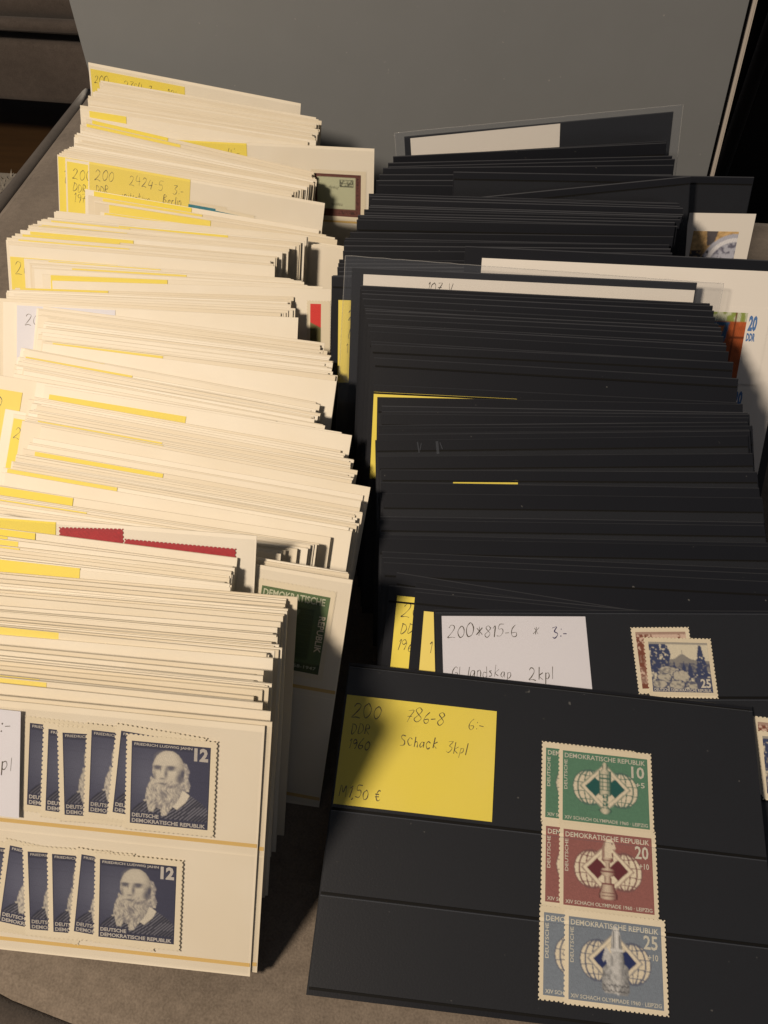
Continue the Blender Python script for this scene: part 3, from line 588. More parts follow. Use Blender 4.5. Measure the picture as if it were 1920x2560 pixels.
BLACK_ROW = [
('sleeve_back',[(0.0003,0.4814,0.0984,0.7820,0.6191,-0.0063,0.0720)]),
('back',[(-0.0042,0.4687,0.0917,0.7890,0.6117,-0.0023,0.0574),(-0.0055,0.4658,0.0933,0.7911,0.6094,-0.0012,0.0532),(-0.0079,0.4468,0.0977,0.8034,0.5942,-0.0047,0.0383),(-0.0074,0.4429,0.0974,0.8057,0.5911,-0.0071,0.0376),
(-0.0104,0.4359,0.0996,0.8106,0.5848,-0.0068,0.0292)]),
('back_low',[(-0.0122,0.4305,0.0983,0.8138,0.5807,-0.0069,0.0239),(-0.0136,0.4264,0.0969,0.8152,0.5786,-0.0079,0.0241),(-0.0122,0.4226,0.0962,0.8167,0.5767,-0.0056,0.0194)]),
('right_shift',[(0.0272,0.4213,0.1060,0.8189,0.5736,-0.0044,0.0158)]),
('rising',[(-0.0067,0.4089,0.0912,0.8195,0.5687,-0.0371,0.0606)]),
('upper',[(-0.0163,0.4003,0.1017,0.8269,0.5622,-0.0049,0.0092),(-0.0160,0.3979,0.1015,0.8279,0.5608,-0.0070,0.0114),(-0.0160,0.3972,0.1021,0.8283,0.5602,-0.0047,0.0076),(-0.0145,0.3956,0.1013,0.8289,0.5593,-0.0059,0.0089),
(-0.0151,0.3907,0.1003,0.8312,0.5559,-0.0061,0.0091),(-0.0159,0.3896,0.1000,0.8317,0.5551,-0.0059,0.0088),(-0.0180,0.3879,0.0993,0.8324,0.5540,-0.0073,0.0110),(-0.0178,0.3848,0.0992,0.8340,0.5516,-0.0080,0.0120),
(-0.0208,0.3828,0.0988,0.8350,0.5501,-0.0076,0.0115),(-0.0196,0.3813,0.0987,0.8358,0.5490,-0.0059,0.0090),(-0.0212,0.3795,0.0980,0.8365,0.5478,-0.0082,0.0126),(-0.0238,0.3693,0.0966,0.8416,0.5398,-0.0099,0.0155),
(-0.0260,0.3660,0.0951,0.8431,0.5375,-0.0082,0.0128),(-0.0264,0.3639,0.0949,0.8441,0.5358,-0.0101,0.0160),(-0.0263,0.3604,0.0942,0.8459,0.5330,-0.0108,0.0171),(-0.0264,0.3560,0.0938,0.8482,0.5293,-0.0116,0.0186),
(-0.0278,0.3500,0.0925,0.8512,0.5244,-0.0112,0.0181),(-0.0281,0.3481,0.0916,0.8520,0.5230,-0.0115,0.0188),(-0.0283,0.3453,0.0912,0.8535,0.5205,-0.0132,0.0217),(-0.0277,0.3444,0.0916,0.8541,0.5195,-0.0124,0.0204),
(-0.0273,0.3423,0.0908,0.8550,0.5179,-0.0141,0.0234),(-0.0299,0.3392,0.0903,0.8567,0.5153,-0.0130,0.0215)]),
('cover',[(0.0311,0.3440,0.1061,0.8591,0.5117,-0.0013,0.0022)]),
('yellow_left',[(-0.0300,0.3337,0.0932,0.8611,0.5083,-0.0055,0.0093)]),
('sleeve_mid',[(-0.0205,0.3325,0.0990,0.8638,0.5038,-0.0018,0.0031)]),
('fan',[(-0.0160,0.3220,0.0963,0.8694,0.4941,-0.0001,0.0002),(-0.0154,0.3191,0.0958,0.8719,0.4896,-0.0017,0.0030),(-0.0150,0.3173,0.0952,0.8741,0.4858,-0.0006,0.0012),(-0.0145,0.3152,0.0939,0.8761,0.4822,0.0002,-0.0003),
(-0.0137,0.3118,0.0927,0.8802,0.4747,0.0003,-0.0005),(-0.0135,0.3112,0.0927,0.8810,0.4730,-0.0003,0.0005),(-0.0132,0.3098,0.0924,0.8830,0.4694,0.0031,-0.0059),(-0.0129,0.3088,0.0921,0.8843,0.4670,-0.0009,0.0017),
(-0.0127,0.3075,0.0914,0.8855,0.4646,-0.0005,0.0009),(-0.0121,0.3051,0.0905,0.8883,0.4592,-0.0003,0.0005),(-0.0114,0.3022,0.0894,0.8918,0.4525,0.0003,-0.0005),(-0.0112,0.3014,0.0892,0.8927,0.4506,0.0009,-0.0018),
(-0.0105,0.2987,0.0881,0.8959,0.4443,0.0010,-0.0021),(-0.0095,0.2941,0.0862,0.9011,0.4336,0.0013,-0.0027),(-0.0092,0.2929,0.0856,0.9022,0.4313,-0.0004,0.0007),(-0.0077,0.2865,0.0832,0.9096,0.4155,0.0011,-0.0025)]),
('long_yellow',[(-0.0077,0.2779,0.0753,0.9123,0.4095,-0.0005,0.0011)]),
('middle',[(-0.0055,0.2728,0.0725,0.9317,0.3627,-0.0036,0.0170)]),
('plain',[(-0.0034,0.2692,0.0708,0.9354,0.3530,-0.0024,0.0182),(-0.0028,0.2673,0.0701,0.9371,0.3486,-0.0013,0.0172),(-0.0031,0.2663,0.0702,0.9367,0.3494,-0.0035,0.0237),(-0.0037,0.2647,0.0701,0.9376,0.3469,-0.0024,0.0226),
(-0.0043,0.2602,0.0675,0.9438,0.3289,-0.0055,0.0322),(-0.0042,0.2597,0.0677,0.9441,0.3281,-0.0055,0.0322),(-0.0026,0.2587,0.0675,0.9443,0.3276,-0.0049,0.0306),(-0.0042,0.2564,0.0666,0.9454,0.3243,-0.0054,0.0323),
(-0.0042,0.2555,0.0666,0.9458,0.3230,-0.0055,0.0326)]),
('raised',[(-0.0053,0.2529,0.0655,0.9468,0.3199,-0.0057,0.0336)]),
('lower',[(-0.0036,0.2468,0.0621,0.9530,0.3013,-0.0048,0.0318),(-0.0022,0.2416,0.0595,0.9578,0.2862,-0.0025,0.0252),(-0.0020,0.2365,0.0571,0.9620,0.2722,-0.0011,0.0208)]),
('lined',[(-0.0011,0.2321,0.0552,0.9645,0.2630,-0.0015,0.0223)]),
('low',[(-0.0015,0.2232,0.0507,0.9709,0.2385,-0.0020,0.0202),(-0.0016,0.2216,0.0505,0.9714,0.2367,-0.0021,0.0197),(-0.0011,0.2156,0.0481,0.9748,0.2223,-0.0023,0.0164),(-0.0014,0.2139,0.0477,0.9755,0.2192,-0.0027,0.0170)]),
('low_front',[(0.0000,0.2086,0.0459,0.9774,0.2115,-0.0004,0.0040),(0.0003,0.2061,0.0454,0.9781,0.2081,-0.0009,0.0049),(0.0010,0.2038,0.0450,0.9788,0.2048,-0.0003,0.0012)]),
('tilted',[(0.0063,0.1999,0.0439,0.9782,0.2003,0.0110,-0.0539),(0.0140,0.1965,0.0430,0.9788,0.1979,0.0104,-0.0514)]),
('yellow_pair',[(0.0034,0.1942,0.0427,0.9801,0.1969,0.0048,-0.0239),(0.0138,0.1920,0.0424,0.9806,0.1944,0.0047,-0.0239)]),
('white_label',[(0.0211,0.1853,0.0404,0.9827,0.1836,-0.0046,0.0244)]),
('front',[(-0.0101,0.1644,0.0329,0.9893,0.1426,0.0031,-0.0299)])
]
SLIVER_NOTES = [('behind_brown', 1, 29.4, 1), ('upper', 3, 61.1, 1), ('upper', 0, 51.5, 0), ('teal_front', 0, 65.5, 1), ('teal_front', 1, 68.9, 1), ('teal_front', 4, 68.7, 1), ('teal_front', 5, 57.6, 0), ('arc', 4, 102.3, 0), ('arc', 5, 49.3, 0), ('arc', 7, 52.1, 0), ('arc', 13, 61.9, 1), ('arc', 9, 57.0, 0), ('arc', 17, 66.4, 1), ('arc', 14, 57.2, 0), ('fan', 0, 71.9, 0), ('fan', 5, 81.1, 1), ('fan', 8, 68.8, 0), ('fan', 10, 63.1, 1), ('flat', 0, 47.8, 0), ('middle', 22, 62.0, 1), ('middle', 23, 59.7, 1), ('middle', 14, 54.9, 0), ('slope', 3, 39.8, 1), ('slope', 5, 54.3, 0), ('slope', 18, 50.0, 0), ('steep', 7, 53.8, 0), ('steep', 20, 60.8, 0), ('steep', 24, 60.9, 1), ('long', 3, 60.6, 1), ('long', 17, 48.3, 1), ('fall', 1, 38.0, 1), ('fall', 5, 53.9, 1), ('short', 0, 67.4, 1), ('short', 1, 59.3, 0), ('short', 2, 62.9, 1), ('short', 4, 64.9, 1), ('short', 12, 63.9, 0), ('short', 13, 88.4, 1), ('near', 22, 73.4, 1), ('near', 40, 74.7, 1), ('near', 39, 75.0, 0)]

# ------------------------------------------------------------------ the setting
def outline_inset(P, d):
    n = len(P)
    out = []
    for i in range(n):
        a, b, c = (Vector(P[(i + k) % n]) for k in (-1, 0, 1))
        e1, e2 = (b - a).normalized(), (c - b).normalized()
        nn = (Vector((-e1.y, e1.x)) + Vector((-e2.y, e2.x))).normalized()
        out.append(b + nn * d)
    return out
FRONT = [(-0.300, 0.80), (-0.300, 0.60), (-0.300, 0.45), (-0.299, 0.32), (-0.293, 0.235), (-0.272, 0.165), (-0.230, 0.112), (-0.175, 0.077),
         (-0.111, 0.0535), (-0.060, 0.0400), (0.0, 0.029), (0.10, 0.018), (0.30, 0.006), (0.70, 0.0)]
OUT = FRONT + [(0.70, 0.600), (-0.195, 0.615), (-0.215, 0.80)]
V, F = [], []
rings = [(-0.001, -0.13), (0.0, -0.011), (0.003, -0.0045), (0.009, -0.001), (0.018, 0.0)]
for d, z in rings:
    V += [(p.x, p.y, z) for p in outline_inset(OUT, d)]
n = len(OUT)
for r in range(len(rings) - 1):
    for i in range(n):
        F.append((r * n + i, r * n + (i + 1) % n, (r + 1) * n + (i + 1) % n, (r + 1) * n + i))
F.append(tuple((len(rings) - 1) * n + i for i in range(n)))
cushion = obj('seat_cushion', mesh('seat_cushion', V, F, 'taupe_suede'), label='taupe suede seat cushion that both rows of cards stand on', cat='cushion')
path = [Vector((p.x, p.y, -0.0075)) for p in outline_inset(OUT, -0.002)][:len(FRONT)]
fine = []
for i in range(len(path) - 1):
    for t in (0, 0.25, 0.5, 0.75):
        fine.append(path[i].lerp(path[i + 1], t))
fine.append(path[-1])
V, F = tube(fine, 0.0062, 10)
obj('piping', mesh('piping', V, F, 'dark_piping', True), cushion)

V, F = box(-4, 4, -1.5, 5, -0.46, -0.42)
obj('floor', mesh('floor', V, F, 'floor_wood'), kind='structure')
# shaggy rug on the floor, left of the cushion
V, F = [], []
for k in range(2600):
    x, y = nrg.uniform(-1.25, -0.62), nrg.uniform(0.9, 1.47)
    a = nrg.uniform(0, 6.28); l = nrg.uniform(0.010, 0.024); w = 0.0025
    dx, dy = math.cos(a), math.sin(a)
    k0 = len(V)
    V += [(x - dy * w, y + dx * w, -0.412), (x + dy * w, y - dx * w, -0.412), (x + dx * l, y + dy * l, -0.412 + nrg.uniform(.006, .02))]
    F.append((k0, k0 + 1, k0 + 2))
bv, bf = box(-1.27, -0.60, 0.88, 1.475, -0.4195, -0.408)
V, F = join_geo([(V, F), (bv, bf)])
obj('shaggy_rug', mesh('shaggy_rug', V, F, 'pale_rug'), label='pale shaggy rug on the floor at the far left edge', cat='rug')

def soft_box(name, x0, x1, y0, y1, z0, z1, r, mat, parent, seg=4):
    bm = bmesh.new()
    V, F = box(x0, x1, y0, y1, z0, z1)
    vs_ = [bm.verts.new(v) for v in V]
    for f in F:
        bm.faces.new([vs_[i] for i in f])
    bmesh.ops.bevel(bm, geom=list(bm.edges), offset=r, segments=seg, profile=0.5, affect='EDGES')
    me = bpy.data.meshes.new(name)
    bm.to_mesh(me); bm.free()
    me.materials.append(MATS[mat])
    me.polygons.foreach_set('use_smooth', [True] * len(me.polygons))
    return obj(name, me, parent)
chair = obj('armchair', None, label='taupe armchair in the dim background at the upper left', cat='armchair', mw=Matrix.Translation((-0.95, 1.55, -0.42)) @ Matrix.Rotation(math.radians(-3), 4, 'Z'))
soft_box('base', -0.45, 0.62, 0.0, 0.8, 0.118, 0.222, 0.012, 'chair_fabric', chair)
soft_box('cushion', -0.45, 0.62, -0.012, 0.78, 0.246, 0.40, 0.045, 'chair_fabric', chair)
V, F = tube([(-0.42, -0.014, 0.254), (0.2, -0.016, 0.252), (0.45, -0.014, 0.256), (0.55, -0.010, 0.264), (0.6, 0.0, 0.28)], 0.011, 8)
obj('piping', mesh('chair_piping', V, F, 'chair_fabric', True), chair)
for sx, sy in ((-0.40, 0.06), (0.56, 0.06), (-0.40, 0.72), (0.56, 0.72)):
    V, F = box(sx - 0.025, sx + 0.025, sy - 0.025, sy + 0.025, 0.0, 0.13)
    obj('leg', mesh('chair_leg', V, F, 'board_black'), chair)

back = obj('dark_backdrop', None, label='black backrest added for the unlit dark background right of the grey lid', cat='backdrop', mw=Matrix.Translation((0.26, 0.665, -0.42)))  # added black block, stands in for the dark background right of the lid
soft_box('pad', -0.03, 0.75, 0.0, 0.16, 0.03, 0.95, 0.04, 'dark_backdrop', back)
V, F = tube([(-0.0, -0.004, 0.10), (0.0, -0.004, 0.86), (0.05, -0.004, 0.92), (0.72, -0.004, 0.92)], 0.006, 8)
obj('piping', mesh('backdrop_piping', V, F, 'dark_backdrop', True), back)

# grey box lid standing behind the rows
board = obj('grey_lid', None, label='grey cardboard lid standing upright behind both rows of cards', cat='lid',
            mw=Matrix.Translation((0.0085, 0.566, 0.004)) @ Matrix.Rotation(math.radians(-2), 4, 'X') @ Matrix.Rotation(math.radians(-4.4), 4, 'Y'))
V, F = box(-0.2115, 0.2085, 0.0, 0.0022, 0.0, 0.33)
obj('front_panel', mesh('lid_front', V, F, 'grey_board'), board)
V, F = box(-0.2110, 0.2112, 0.0024, 0.0029, 0.0, 0.33)
obj('edge_lining', mesh('lid_lining', V, F, 'board_black'), board)
V, F = box(-0.2105, 0.2138, 0.0031, 0.0039, 0.0, 0.33)
rim = obj('rear_panel', mesh('lid_rear', V, F, 'board_core'), board)
V, F = box(0.2140, 0.2147, 0.0032, 0.0039, 0.0, 0.33)
obj('edge_strip', mesh('lid_strip', V, F, 'board_core'), rim)

# ------------------------------------------------------------------ card rows
def mw_of(r):
    return Matrix.Translation(r[:3]) @ Quaternion(r[3:7]).to_matrix().to_4x4()

ORD = ['first', 'second', 'third', 'fourth', 'fifth', 'sixth', 'seventh', 'eighth', 'ninth', 'tenth', 'eleventh', 'twelfth', 'thirteenth', 'fourteenth', 'fifteenth',
       'sixteenth', 'seventeenth', 'eighteenth', 'nineteenth'] + ['twentieth'] + ['twenty-' + w for w in ('first', 'second', 'third', 'fourth', 'fifth', 'sixth', 'seventh', 'eighth', 'ninth')] \
      + ['thirtieth'] + ['thirty-' + w for w in ('first', 'second', 'third', 'fourth', 'fifth', 'sixth', 'seventh', 'eighth', 'ninth')] \
      + ['fortieth', 'forty-first', 'forty-second', 'forty-third']
SHORT = {
 'back': 'the rearmost packed bundle', 'behind_brown': 'the few behind the brown stamp', 'upper': 'the bundle before the brown stamp',
 'upper_front': 'the stepped bundle above note 2424', 'teal_front': 'the bundle right below note 2424', 'arc': 'the bundle stepping like stairs',
 'fan': 'the fan beside the cropped 20', 'flat': 'the level bundle below the red stamp', 'middle': 'the bundle beside the lilac note',
 'slope': 'the bundle above the yellow strip', 'steep': 'the bundle below the yellow strip', 'long': 'the bundle before the rightmost cream card',
 'fall': 'the bundle behind the crimson stamps', 'green': 'the few behind the green stamp', 'short': 'the bundle before the crimson stamps', 'near': 'the nearest thick cream bundle',
}
SHORT_B = {
 'back': 'the few before the rear sleeve', 'back_low': 'the few left of the picture block', 'upper': 'the bundle behind the white cover',
 'fan': 'the bundle before the middle sleeve', 'plain': 'the bundle below the yellow L', 'lower': 'the three at the yellow line',
 'low': 'the plain ones below the yellow line', 'low_front': 'the few behind the tilted cards',
}
WHITE_SAYS = {
 'back_tall': 'tall cream stock card with a yellow note at the very back of the cream row',
 'back': 'cream stock card edge in the rearmost packed bundle below the tallest cream card',
 'behind_brown': 'cream stock card with its left side showing just behind the brown stamp card',
 'brown': 'cream stock card pulled out to the right, holding the brown framed stamp',
 'upper': 'cream stock card edge in the sloping bundle just in front of the brown stamp',
 'upper_front': 'cream stock card edge in the stepped bundle above the 2424-5 note',
 'pair_left': 'cream stock card whose cropped yellow note shows 20, DDR and 197',
 'teal': 'cream stock card with the large yellow 2424-5 note and teal stamps',
 'teal_front': 'cream stock card edge in the yellow-fringed bundle right below the 2424-5 note',
 'arc': 'cream stock card edge in the bundle whose left corners step down like stairs',
 'fan_left': 'cream stock card whose left end shows beside the cropped 20 note',
 'fan': 'cream stock card edge in the fanned bundle right of the cropped 20 note',
 'red_edge': 'cream stock card with a narrow slice of red stamp at its right end',
 'flat': 'cream stock card edge in the nearly level bundle below the red stamp slice',
 'white_note': 'cream stock card with a pale lilac note in the middle of the cream row',
 'middle': 'cream stock card edge in the bundle right of the pale lilac note',
 'middle_tall': 'cream stock card with a plain broad right end in the middle of the cream row',
 'slope': 'cream stock card edge in the steep bundle above the long yellow strip',
 'corner_left': 'cream stock card with a yellow note cut off by the left edge of the picture',
 'strip_pair': 'cream stock card around the long thin yellow strip',
 'steep_left': 'cream stock card poking out left below the cropped yellow corner note',
 'steep': 'cream stock card edge in the thick bundle below the long yellow strip',
 'steep_tall': 'cream stock card reaching farthest right in the whole cream row',
 'long': 'cream stock card edge in the bundle in front of the card reaching farthest right',
 'fall': 'cream stock card edge in the bundle right behind the crimson stamps',
 'green': 'cream stock card edge directly behind the green stamp',
 'crimson': 'cream stock card with two crimson stamps showing along its top',
 'short': 'cream stock card edge in the short bundle in front of the crimson stamps',
 'near_tall': 'cream stock card standing out right behind the nearest cream bundle',
 'near': 'cream stock card edge in the nearest thick bundle of the cream row',
 'near_face': 'cream stock card with a broad plain strip, third from the front of the cream row',
 'second': 'cream stock card right behind the card with the blue portrait stamps',
 'front': 'cream stock card at the front holding two rows of blue portrait stamps',
}
BLACK_SAYS = {
 'sleeve_back': 'black stock card in a clear sleeve at the very back of the black row',
 'back': 'black stock card right in front of the clear sleeve at the back',
 'back_low': 'black stock card left of the card with the picture block',
 'right_shift': 'black stock card pulled out right, holding a white-bordered picture block',
 'rising': 'black stock card whose top edge rises to the right below the back sleeve',
 'upper': 'black stock card edge in the dense bundle behind the large white cover',
 'cover': 'black stock card pulled out right, holding the large white cover',
 'yellow_left': 'black stock card with the yellow note reading 200 DDR 1975',
 'sleeve_mid': 'black stock card inside the clear sleeve in the middle of the black row',
 'fan': 'black stock card in the bundle in front of the middle clear sleeve',
 'long_yellow': 'black stock card framed by an L of yellow paper at its upper left',
 'middle': 'black stock card right in front of the L of yellow paper',
 'plain': 'black stock card edge in the thin bundle below the L of yellow paper',
 'raised': 'black stock card with scratched film near its top left corner',
 'lower': 'black stock card by the thin yellow line in the lower black row',
 'lined': 'black stock card just below the thin yellow line',
 'low': 'plain black stock card in the lower part of the black row',
 'low_front': 'plain black stock card right behind the two tilted black cards',
 'tilted': 'black stock card tilted down to the right above the white label',
 'yellow_pair': 'black stock card with a cropped yellow note left of the white label',
 'white_label': 'black stock card with the white 815-6 label and landscape stamps',
 'front': 'large black stock card at the front holding the chess stamps',
}
def card_mesh(name, nx, ny, args, face, edge, lip):
    a = list(args) + [0.0] * (6 - len(args))
    V, F = grid_box(a[0], a[1], a[2], nx, ny, a[3], a[4], a[5], lip)
    me = mesh(name, V, F, face)
    me.materials.append(MATS[edge])
    k, top = 2 * nx * (ny + 1), 2 * nx
    me.polygons.foreach_set('material_index', [1 if q < top and q % 2 == 0 else 0 for q in range(k)] + [1] * (len(F) - k))
    return me
W_SIZE = {}
for h in (84.5, 88.0, 100.0):
    for k in range(5):
        bow = rnd.uniform(-0.16, 0.16) * 1e-3
        W_SIZE.setdefault(h, []).append(card_mesh('cream_stock_card', 10, 2, (0.142, h * 1e-3, rnd.uniform(0.22, 0.34) * 1e-3, bow, rnd.uniform(-0.2, 0.2) * 1e-3, rnd.uniform(-0.5, 0.5)), 'cream_card', 'cream_edge', rnd.uniform(0.08, 0.18) * 1e-3))
THICK_W = [card_mesh('cream_stock_card', 10, 2, (0.142, 0.088, rnd.uniform(0.5, 0.8) * 1e-3, rnd.uniform(-0.15, 0.15) * 1e-3, rnd.uniform(-0.2, 0.2) * 1e-3, rnd.uniform(-0.5, 0.5)), 'cream_card', 'cream_edge', 0.0001) for k in range(5)]
FLAT_W = {h: card_mesh('cream_stock_card', 4, 2, (0.142, h * 1e-3, 0.0004), 'cream_card', 'cream_edge', rnd.uniform(0.08, 0.18) * 1e-3) for h in (84.5, 88.0, 100.0)}
BLACKS = []
for k in range(4):
    BLACKS.append(card_mesh('black_stock_card', 10, 2, (0.158, 0.113, 0.0005, rnd.uniform(-0.25, 0.25) * 1e-3, rnd.uniform(-0.3, 0.3) * 1e-3, rnd.uniform(-0.5, 0.5)), 'black_card', 'lit_black_edge', rnd.uniform(0.25, 0.45) * 1e-3))
FRONT_B = card_mesh('black_stock_card', 4, 2, (0.150, 0.108, 0.0005), 'black_card', 'lit_black_edge', rnd.uniform(0.25, 0.45) * 1e-3)
FLAT_B = card_mesh('black_stock_card', 4, 2, (0.158, 0.113, 0.0005), 'black_card', 'lit_black_edge', rnd.uniform(0.25, 0.45) * 1e-3)

def strip_mesh(name, x0, x1, y0, y1, mat, z=0.0):
    """thin rectangle in card millimetres"""
    V, F = box(x0 * 1e-3, x1 * 1e-3, -y1 * 1e-3, -y0 * 1e-3, z * 1e-3, (z + 0.06) * 1e-3)
    return mesh(name, V, F, mat)
def film_sheet(name, x0, x1, y0, y1, mat, nx=12):
    """one clear sheet, gently uneven"""
    V = [((x0 + (x1 - x0) * i / nx) * 1e-3, -(y0 + (y1 - y0) * j) * 1e-3, 0) for j in (0, 1) for i in range(nx + 1)]
    F = [(i, nx + 1 + i, nx + 2 + i, i + 1) for i in range(nx)]
    return mesh(name, V, F, mat)

WROW, BROW = {}, {}
FACES = {'back_tall', 'brown', 'pair_left', 'teal', 'red_edge', 'white_note', 'middle_tall', 'corner_left', 'strip_pair', 'steep_left', 'steep_tall', 'green',
         'crimson', 'near_tall', 'near_face', 'second', 'front', 'fan_left'}
wf_film = {}
for name, rows in WHITE_ROW:
    WROW[name] = []
    for i, r in enumerate(rows):
        h = 84.5 if name in ('near_face', 'second', 'front') else (100.0 if name in ('back_tall', 'back', 'behind_brown', 'brown', 'upper', 'upper_front', 'pair_left', 'teal') else 88.0)
        me = FLAT_W[h] if name in FACES else rnd.choice(THICK_W if name in ('near', 'short') else W_SIZE[h])
        say = WHITE_SAYS[name]
        grp = None
        if len(rows) > 1:
            grp = 'cream cards: ' + name.replace('_', ' ') + ' bundle'
            if name in SHORT:
                say = ORD[i] + ' cream card from the back in ' + SHORT[name]
        if name == 'green' and i == len(rows) - 1:
            say, grp = 'cream stock card holding the green stamp on its right end', None
        if name == 'strip_pair':
            say, grp = (('cream stock card right behind the long thin yellow strip', 'cream stock card with the long thin yellow strip along its top')[i], None)
        if name == 'fan_left':
            say, grp = (('cream stock card with the cropped yellow 20 note at its left end', 'cream stock card edge just right of the cropped yellow 20 note')[i], None)
        if name == 'steep_left':
            say, grp = (('cream stock card poking out farthest left below the cropped yellow corner note', 'cream stock card with the yellow scrap reading 2 at the left edge')[i], None)
        o = obj('cream_stock_card', me, mw=mw_of(r), label=say, cat='stock card', group=grp)
        WROW[name].append(o)

SEAMS = {}
def seam(y, w=158.0):
    k = (round(y, 1), w)
    if k not in SEAMS:
        SEAMS[k] = strip_mesh('pocket_seam', 0.6, w - 0.6, y, y + 0.75, 'seam_black', 0.22)
    return SEAMS[k]
FILMS = {}
def pocket(y0, y1, w=158.0, mat='clear_film'):
    k = (round(y0, 1), round(y1, 1), w, mat)
    if k not in FILMS:
        FILMS[k] = film_sheet('pocket_film', 0.5, w - 0.5, y0, y1, mat)
    return FILMS[k]
for name, rows in BLACK_ROW:
    BROW[name] = []
    for i, r in enumerate(rows):
        say = BLACK_SAYS[name]
        grp = 'black cards: ' + name.replace('_', ' ') + ' bundle' if len(rows) > 1 else None
        if len(rows) > 1 and name in SHORT_B:
            say = ORD[i] + ' black card from the back in ' + SHORT_B[name]
        if name == 'yellow_pair':
            say, grp = (('black stock card with the cropped yellow note reading 20, DDR and 196', 'black stock card with a thin yellow note slice left of the white label')[i], None)
        if name == 'tilted':
            say, grp = (('rear one of the two black cards tilted down to the right', 'front one of the two black cards tilted down to the right')[i], None)
        flat = name in ('front', 'white_label', 'yellow_pair', 'tilted', 'cover', 'yellow_left', 'long_yellow', 'right_shift', 'sleeve_back', 'sleeve_mid')
        o = obj('black_stock_card', FRONT_B if name == 'front' else FLAT_B if flat else rnd.choice(BLACKS), mw=mw_of(r), label=say, cat='stock card', group=grp)
        BROW[name].append(o)
        if name in ('front', 'white_label', 'sleeve_back', 'sleeve_mid', 'cover'):
            continue
        y = rnd.choice((3.4, 4.6, 4.6, 5.4, 6.2))
        if name == 'upper' or name == 'plain':
            y = rnd.choice((4.6, 6.2, 8.0))
        obj('pocket_seam', seam(y), o)
        if name in ('lined', 'low', 'raised', 'middle', 'rising', 'right_shift', 'tilted', 'lower'):
            obj('pocket_film', pocket(y + 0.6, y + 34), o, T(0, 0, 0.30))

# pockets of the cards whose faces show
f = BROW['front'][0]
for y0, y1 in ((2.0, 51.6), (52.8, 78.2), (79.4, 105.6)):
    obj('pocket_film', pocket(y0, y1, 150.0), f, T(0, 0, 0.95))
    obj('pocket_seam', seam(y1 + 0.1, 150.0), f)
obj('pocket_seam', seam(1.3, 150.0), f)
f = BROW['white_label'][0]
for y0, y1 in ((1.6, 33.0), (34.4, 69.0), (70.4, 108)):
    obj('pocket_film', pocket(y0, y1), f, T(0, 0, 0.75))
    obj('pocket_seam', seam(y1 + 0.1), f)
YS = {}
def white_pockets(o, lines, z=0.9):
    prev = 1.4
    for y in lines:
        k = round(y, 1)
        if k not in YS:
            YS[k] = (strip_mesh('pocket_seam', 0.3, 141.7, y, y + 1.25, 'seam_yellow', 0.03), None)
        obj('pocket_seam', YS[k][0], o)
        obj('pocket_film', pocket(prev, y + 2.9, 142.0), o, T(0, 0, z))
        prev = y + 3.3
white_pockets(WROW['front'][0], (38.7, 79.8), 1.5)
for nm in ('second', 'crimson', 'brown', 'teal', 'back_tall'):
    white_pockets(WROW[nm][0], (41.0, 81.0), 0.5)
for o in WROW['green']:
    white_pockets(o, (41.5, 82.5), 0.6)

for o, ys, w in ((BROW['front'][0], (2.0, 52.8, 79.4), 150.0), (BROW['white_label'][0], (1.6, 34.4), 158.0)):
    for y in ys:
        obj('film_edge', strip_mesh('film_edge', 0.5, w - 0.5, y - 0.1, y + 0.2, 'sleeve_film', 0.98 if w == 150.0 else 0.78), o)

# a last black card lies on the cushion under the front one
m = Matrix.Translation((0.0705, 0.073, 0.0009)) @ Matrix.Rotation(math.radians(-3.5), 4, 'Z')
low = obj('black_stock_card', FLAT_B, mw=m, label='black stock card peeking out under the lower edge of the front black card', cat='stock card')
obj('pocket_seam', seam(55.0), low)

# scuffs in the film of the raised black card
for k, (x, y, w, h, a) in enumerate(((17.5, 1.2, 0.5, 4.6, 8), (19.2, 1.6, 0.35, 3.2, -12), (25.4, 1.0, 1.1, 5.4, 4), (27.0, 1.6, 0.4, 3.0, 20))):
    V, F = box(0, w * 1e-3, -h * 1e-3, 0, 0, 0.00005)
    obj('scuff', mesh('scuff', V, F, 'sleeve_film'), BROW['raised'][0], T(x, y, 0.36, a))

# clear sleeves
def sleeve(name, host, x0, x1, y0, y1, rot, label, gap=1.1):
    root = obj(name, None, mw=host.matrix_world @ T(x0, y0, gap, rot), label=label, cat='sleeve')
    w, h = x1 - x0, y1 - y0
    obj('front_sheet', film_sheet('front_sheet', 0, w, 0, h, 'sleeve_film', 16), root)
    obj('back_sheet', film_sheet('back_sheet', 0, w, 0, h, 'sleeve_film', 16), root, T(0, 0, -gap - 1.0))
    edge = []
    pts = [(0, 0), (w, 0)]
    for a, b in (((0, 0), (w, 0)), ((0, 0), (0, h)), ((w, 0), (w, h))):
        n = 40
        pa = []
        for i in range(n + 1):
            t = i / n
            j = rnd.uniform(-0.12, 0.12) if a[1] == b[1] else 0
            pa.append(((a[0] + (b[0] - a[0]) * t) * 1e-3, -(a[1] + (b[1] - a[1]) * t + j) * 1e-3, -0.5e-3))
        edge.append(tube(pa, 0.0002, 5))
    V, F = join_geo(edge)
    obj('welded_edge', mesh('welded_edge', V, F, 'sleeve_edge', True), root)
    return root
sleeve('clear_sleeve', BROW['sleeve_back'][0], -5.5, 163, -2.5, 116, 0.3, 'clear plastic sleeve standing at the very back of the black row', 1.3)
sleeve('clear_sleeve', BROW['sleeve_mid'][0], -3.1, 170, -4.9, 108, -1.6, 'clear plastic sleeve with a torn top edge in the middle of the black row', 1.0)

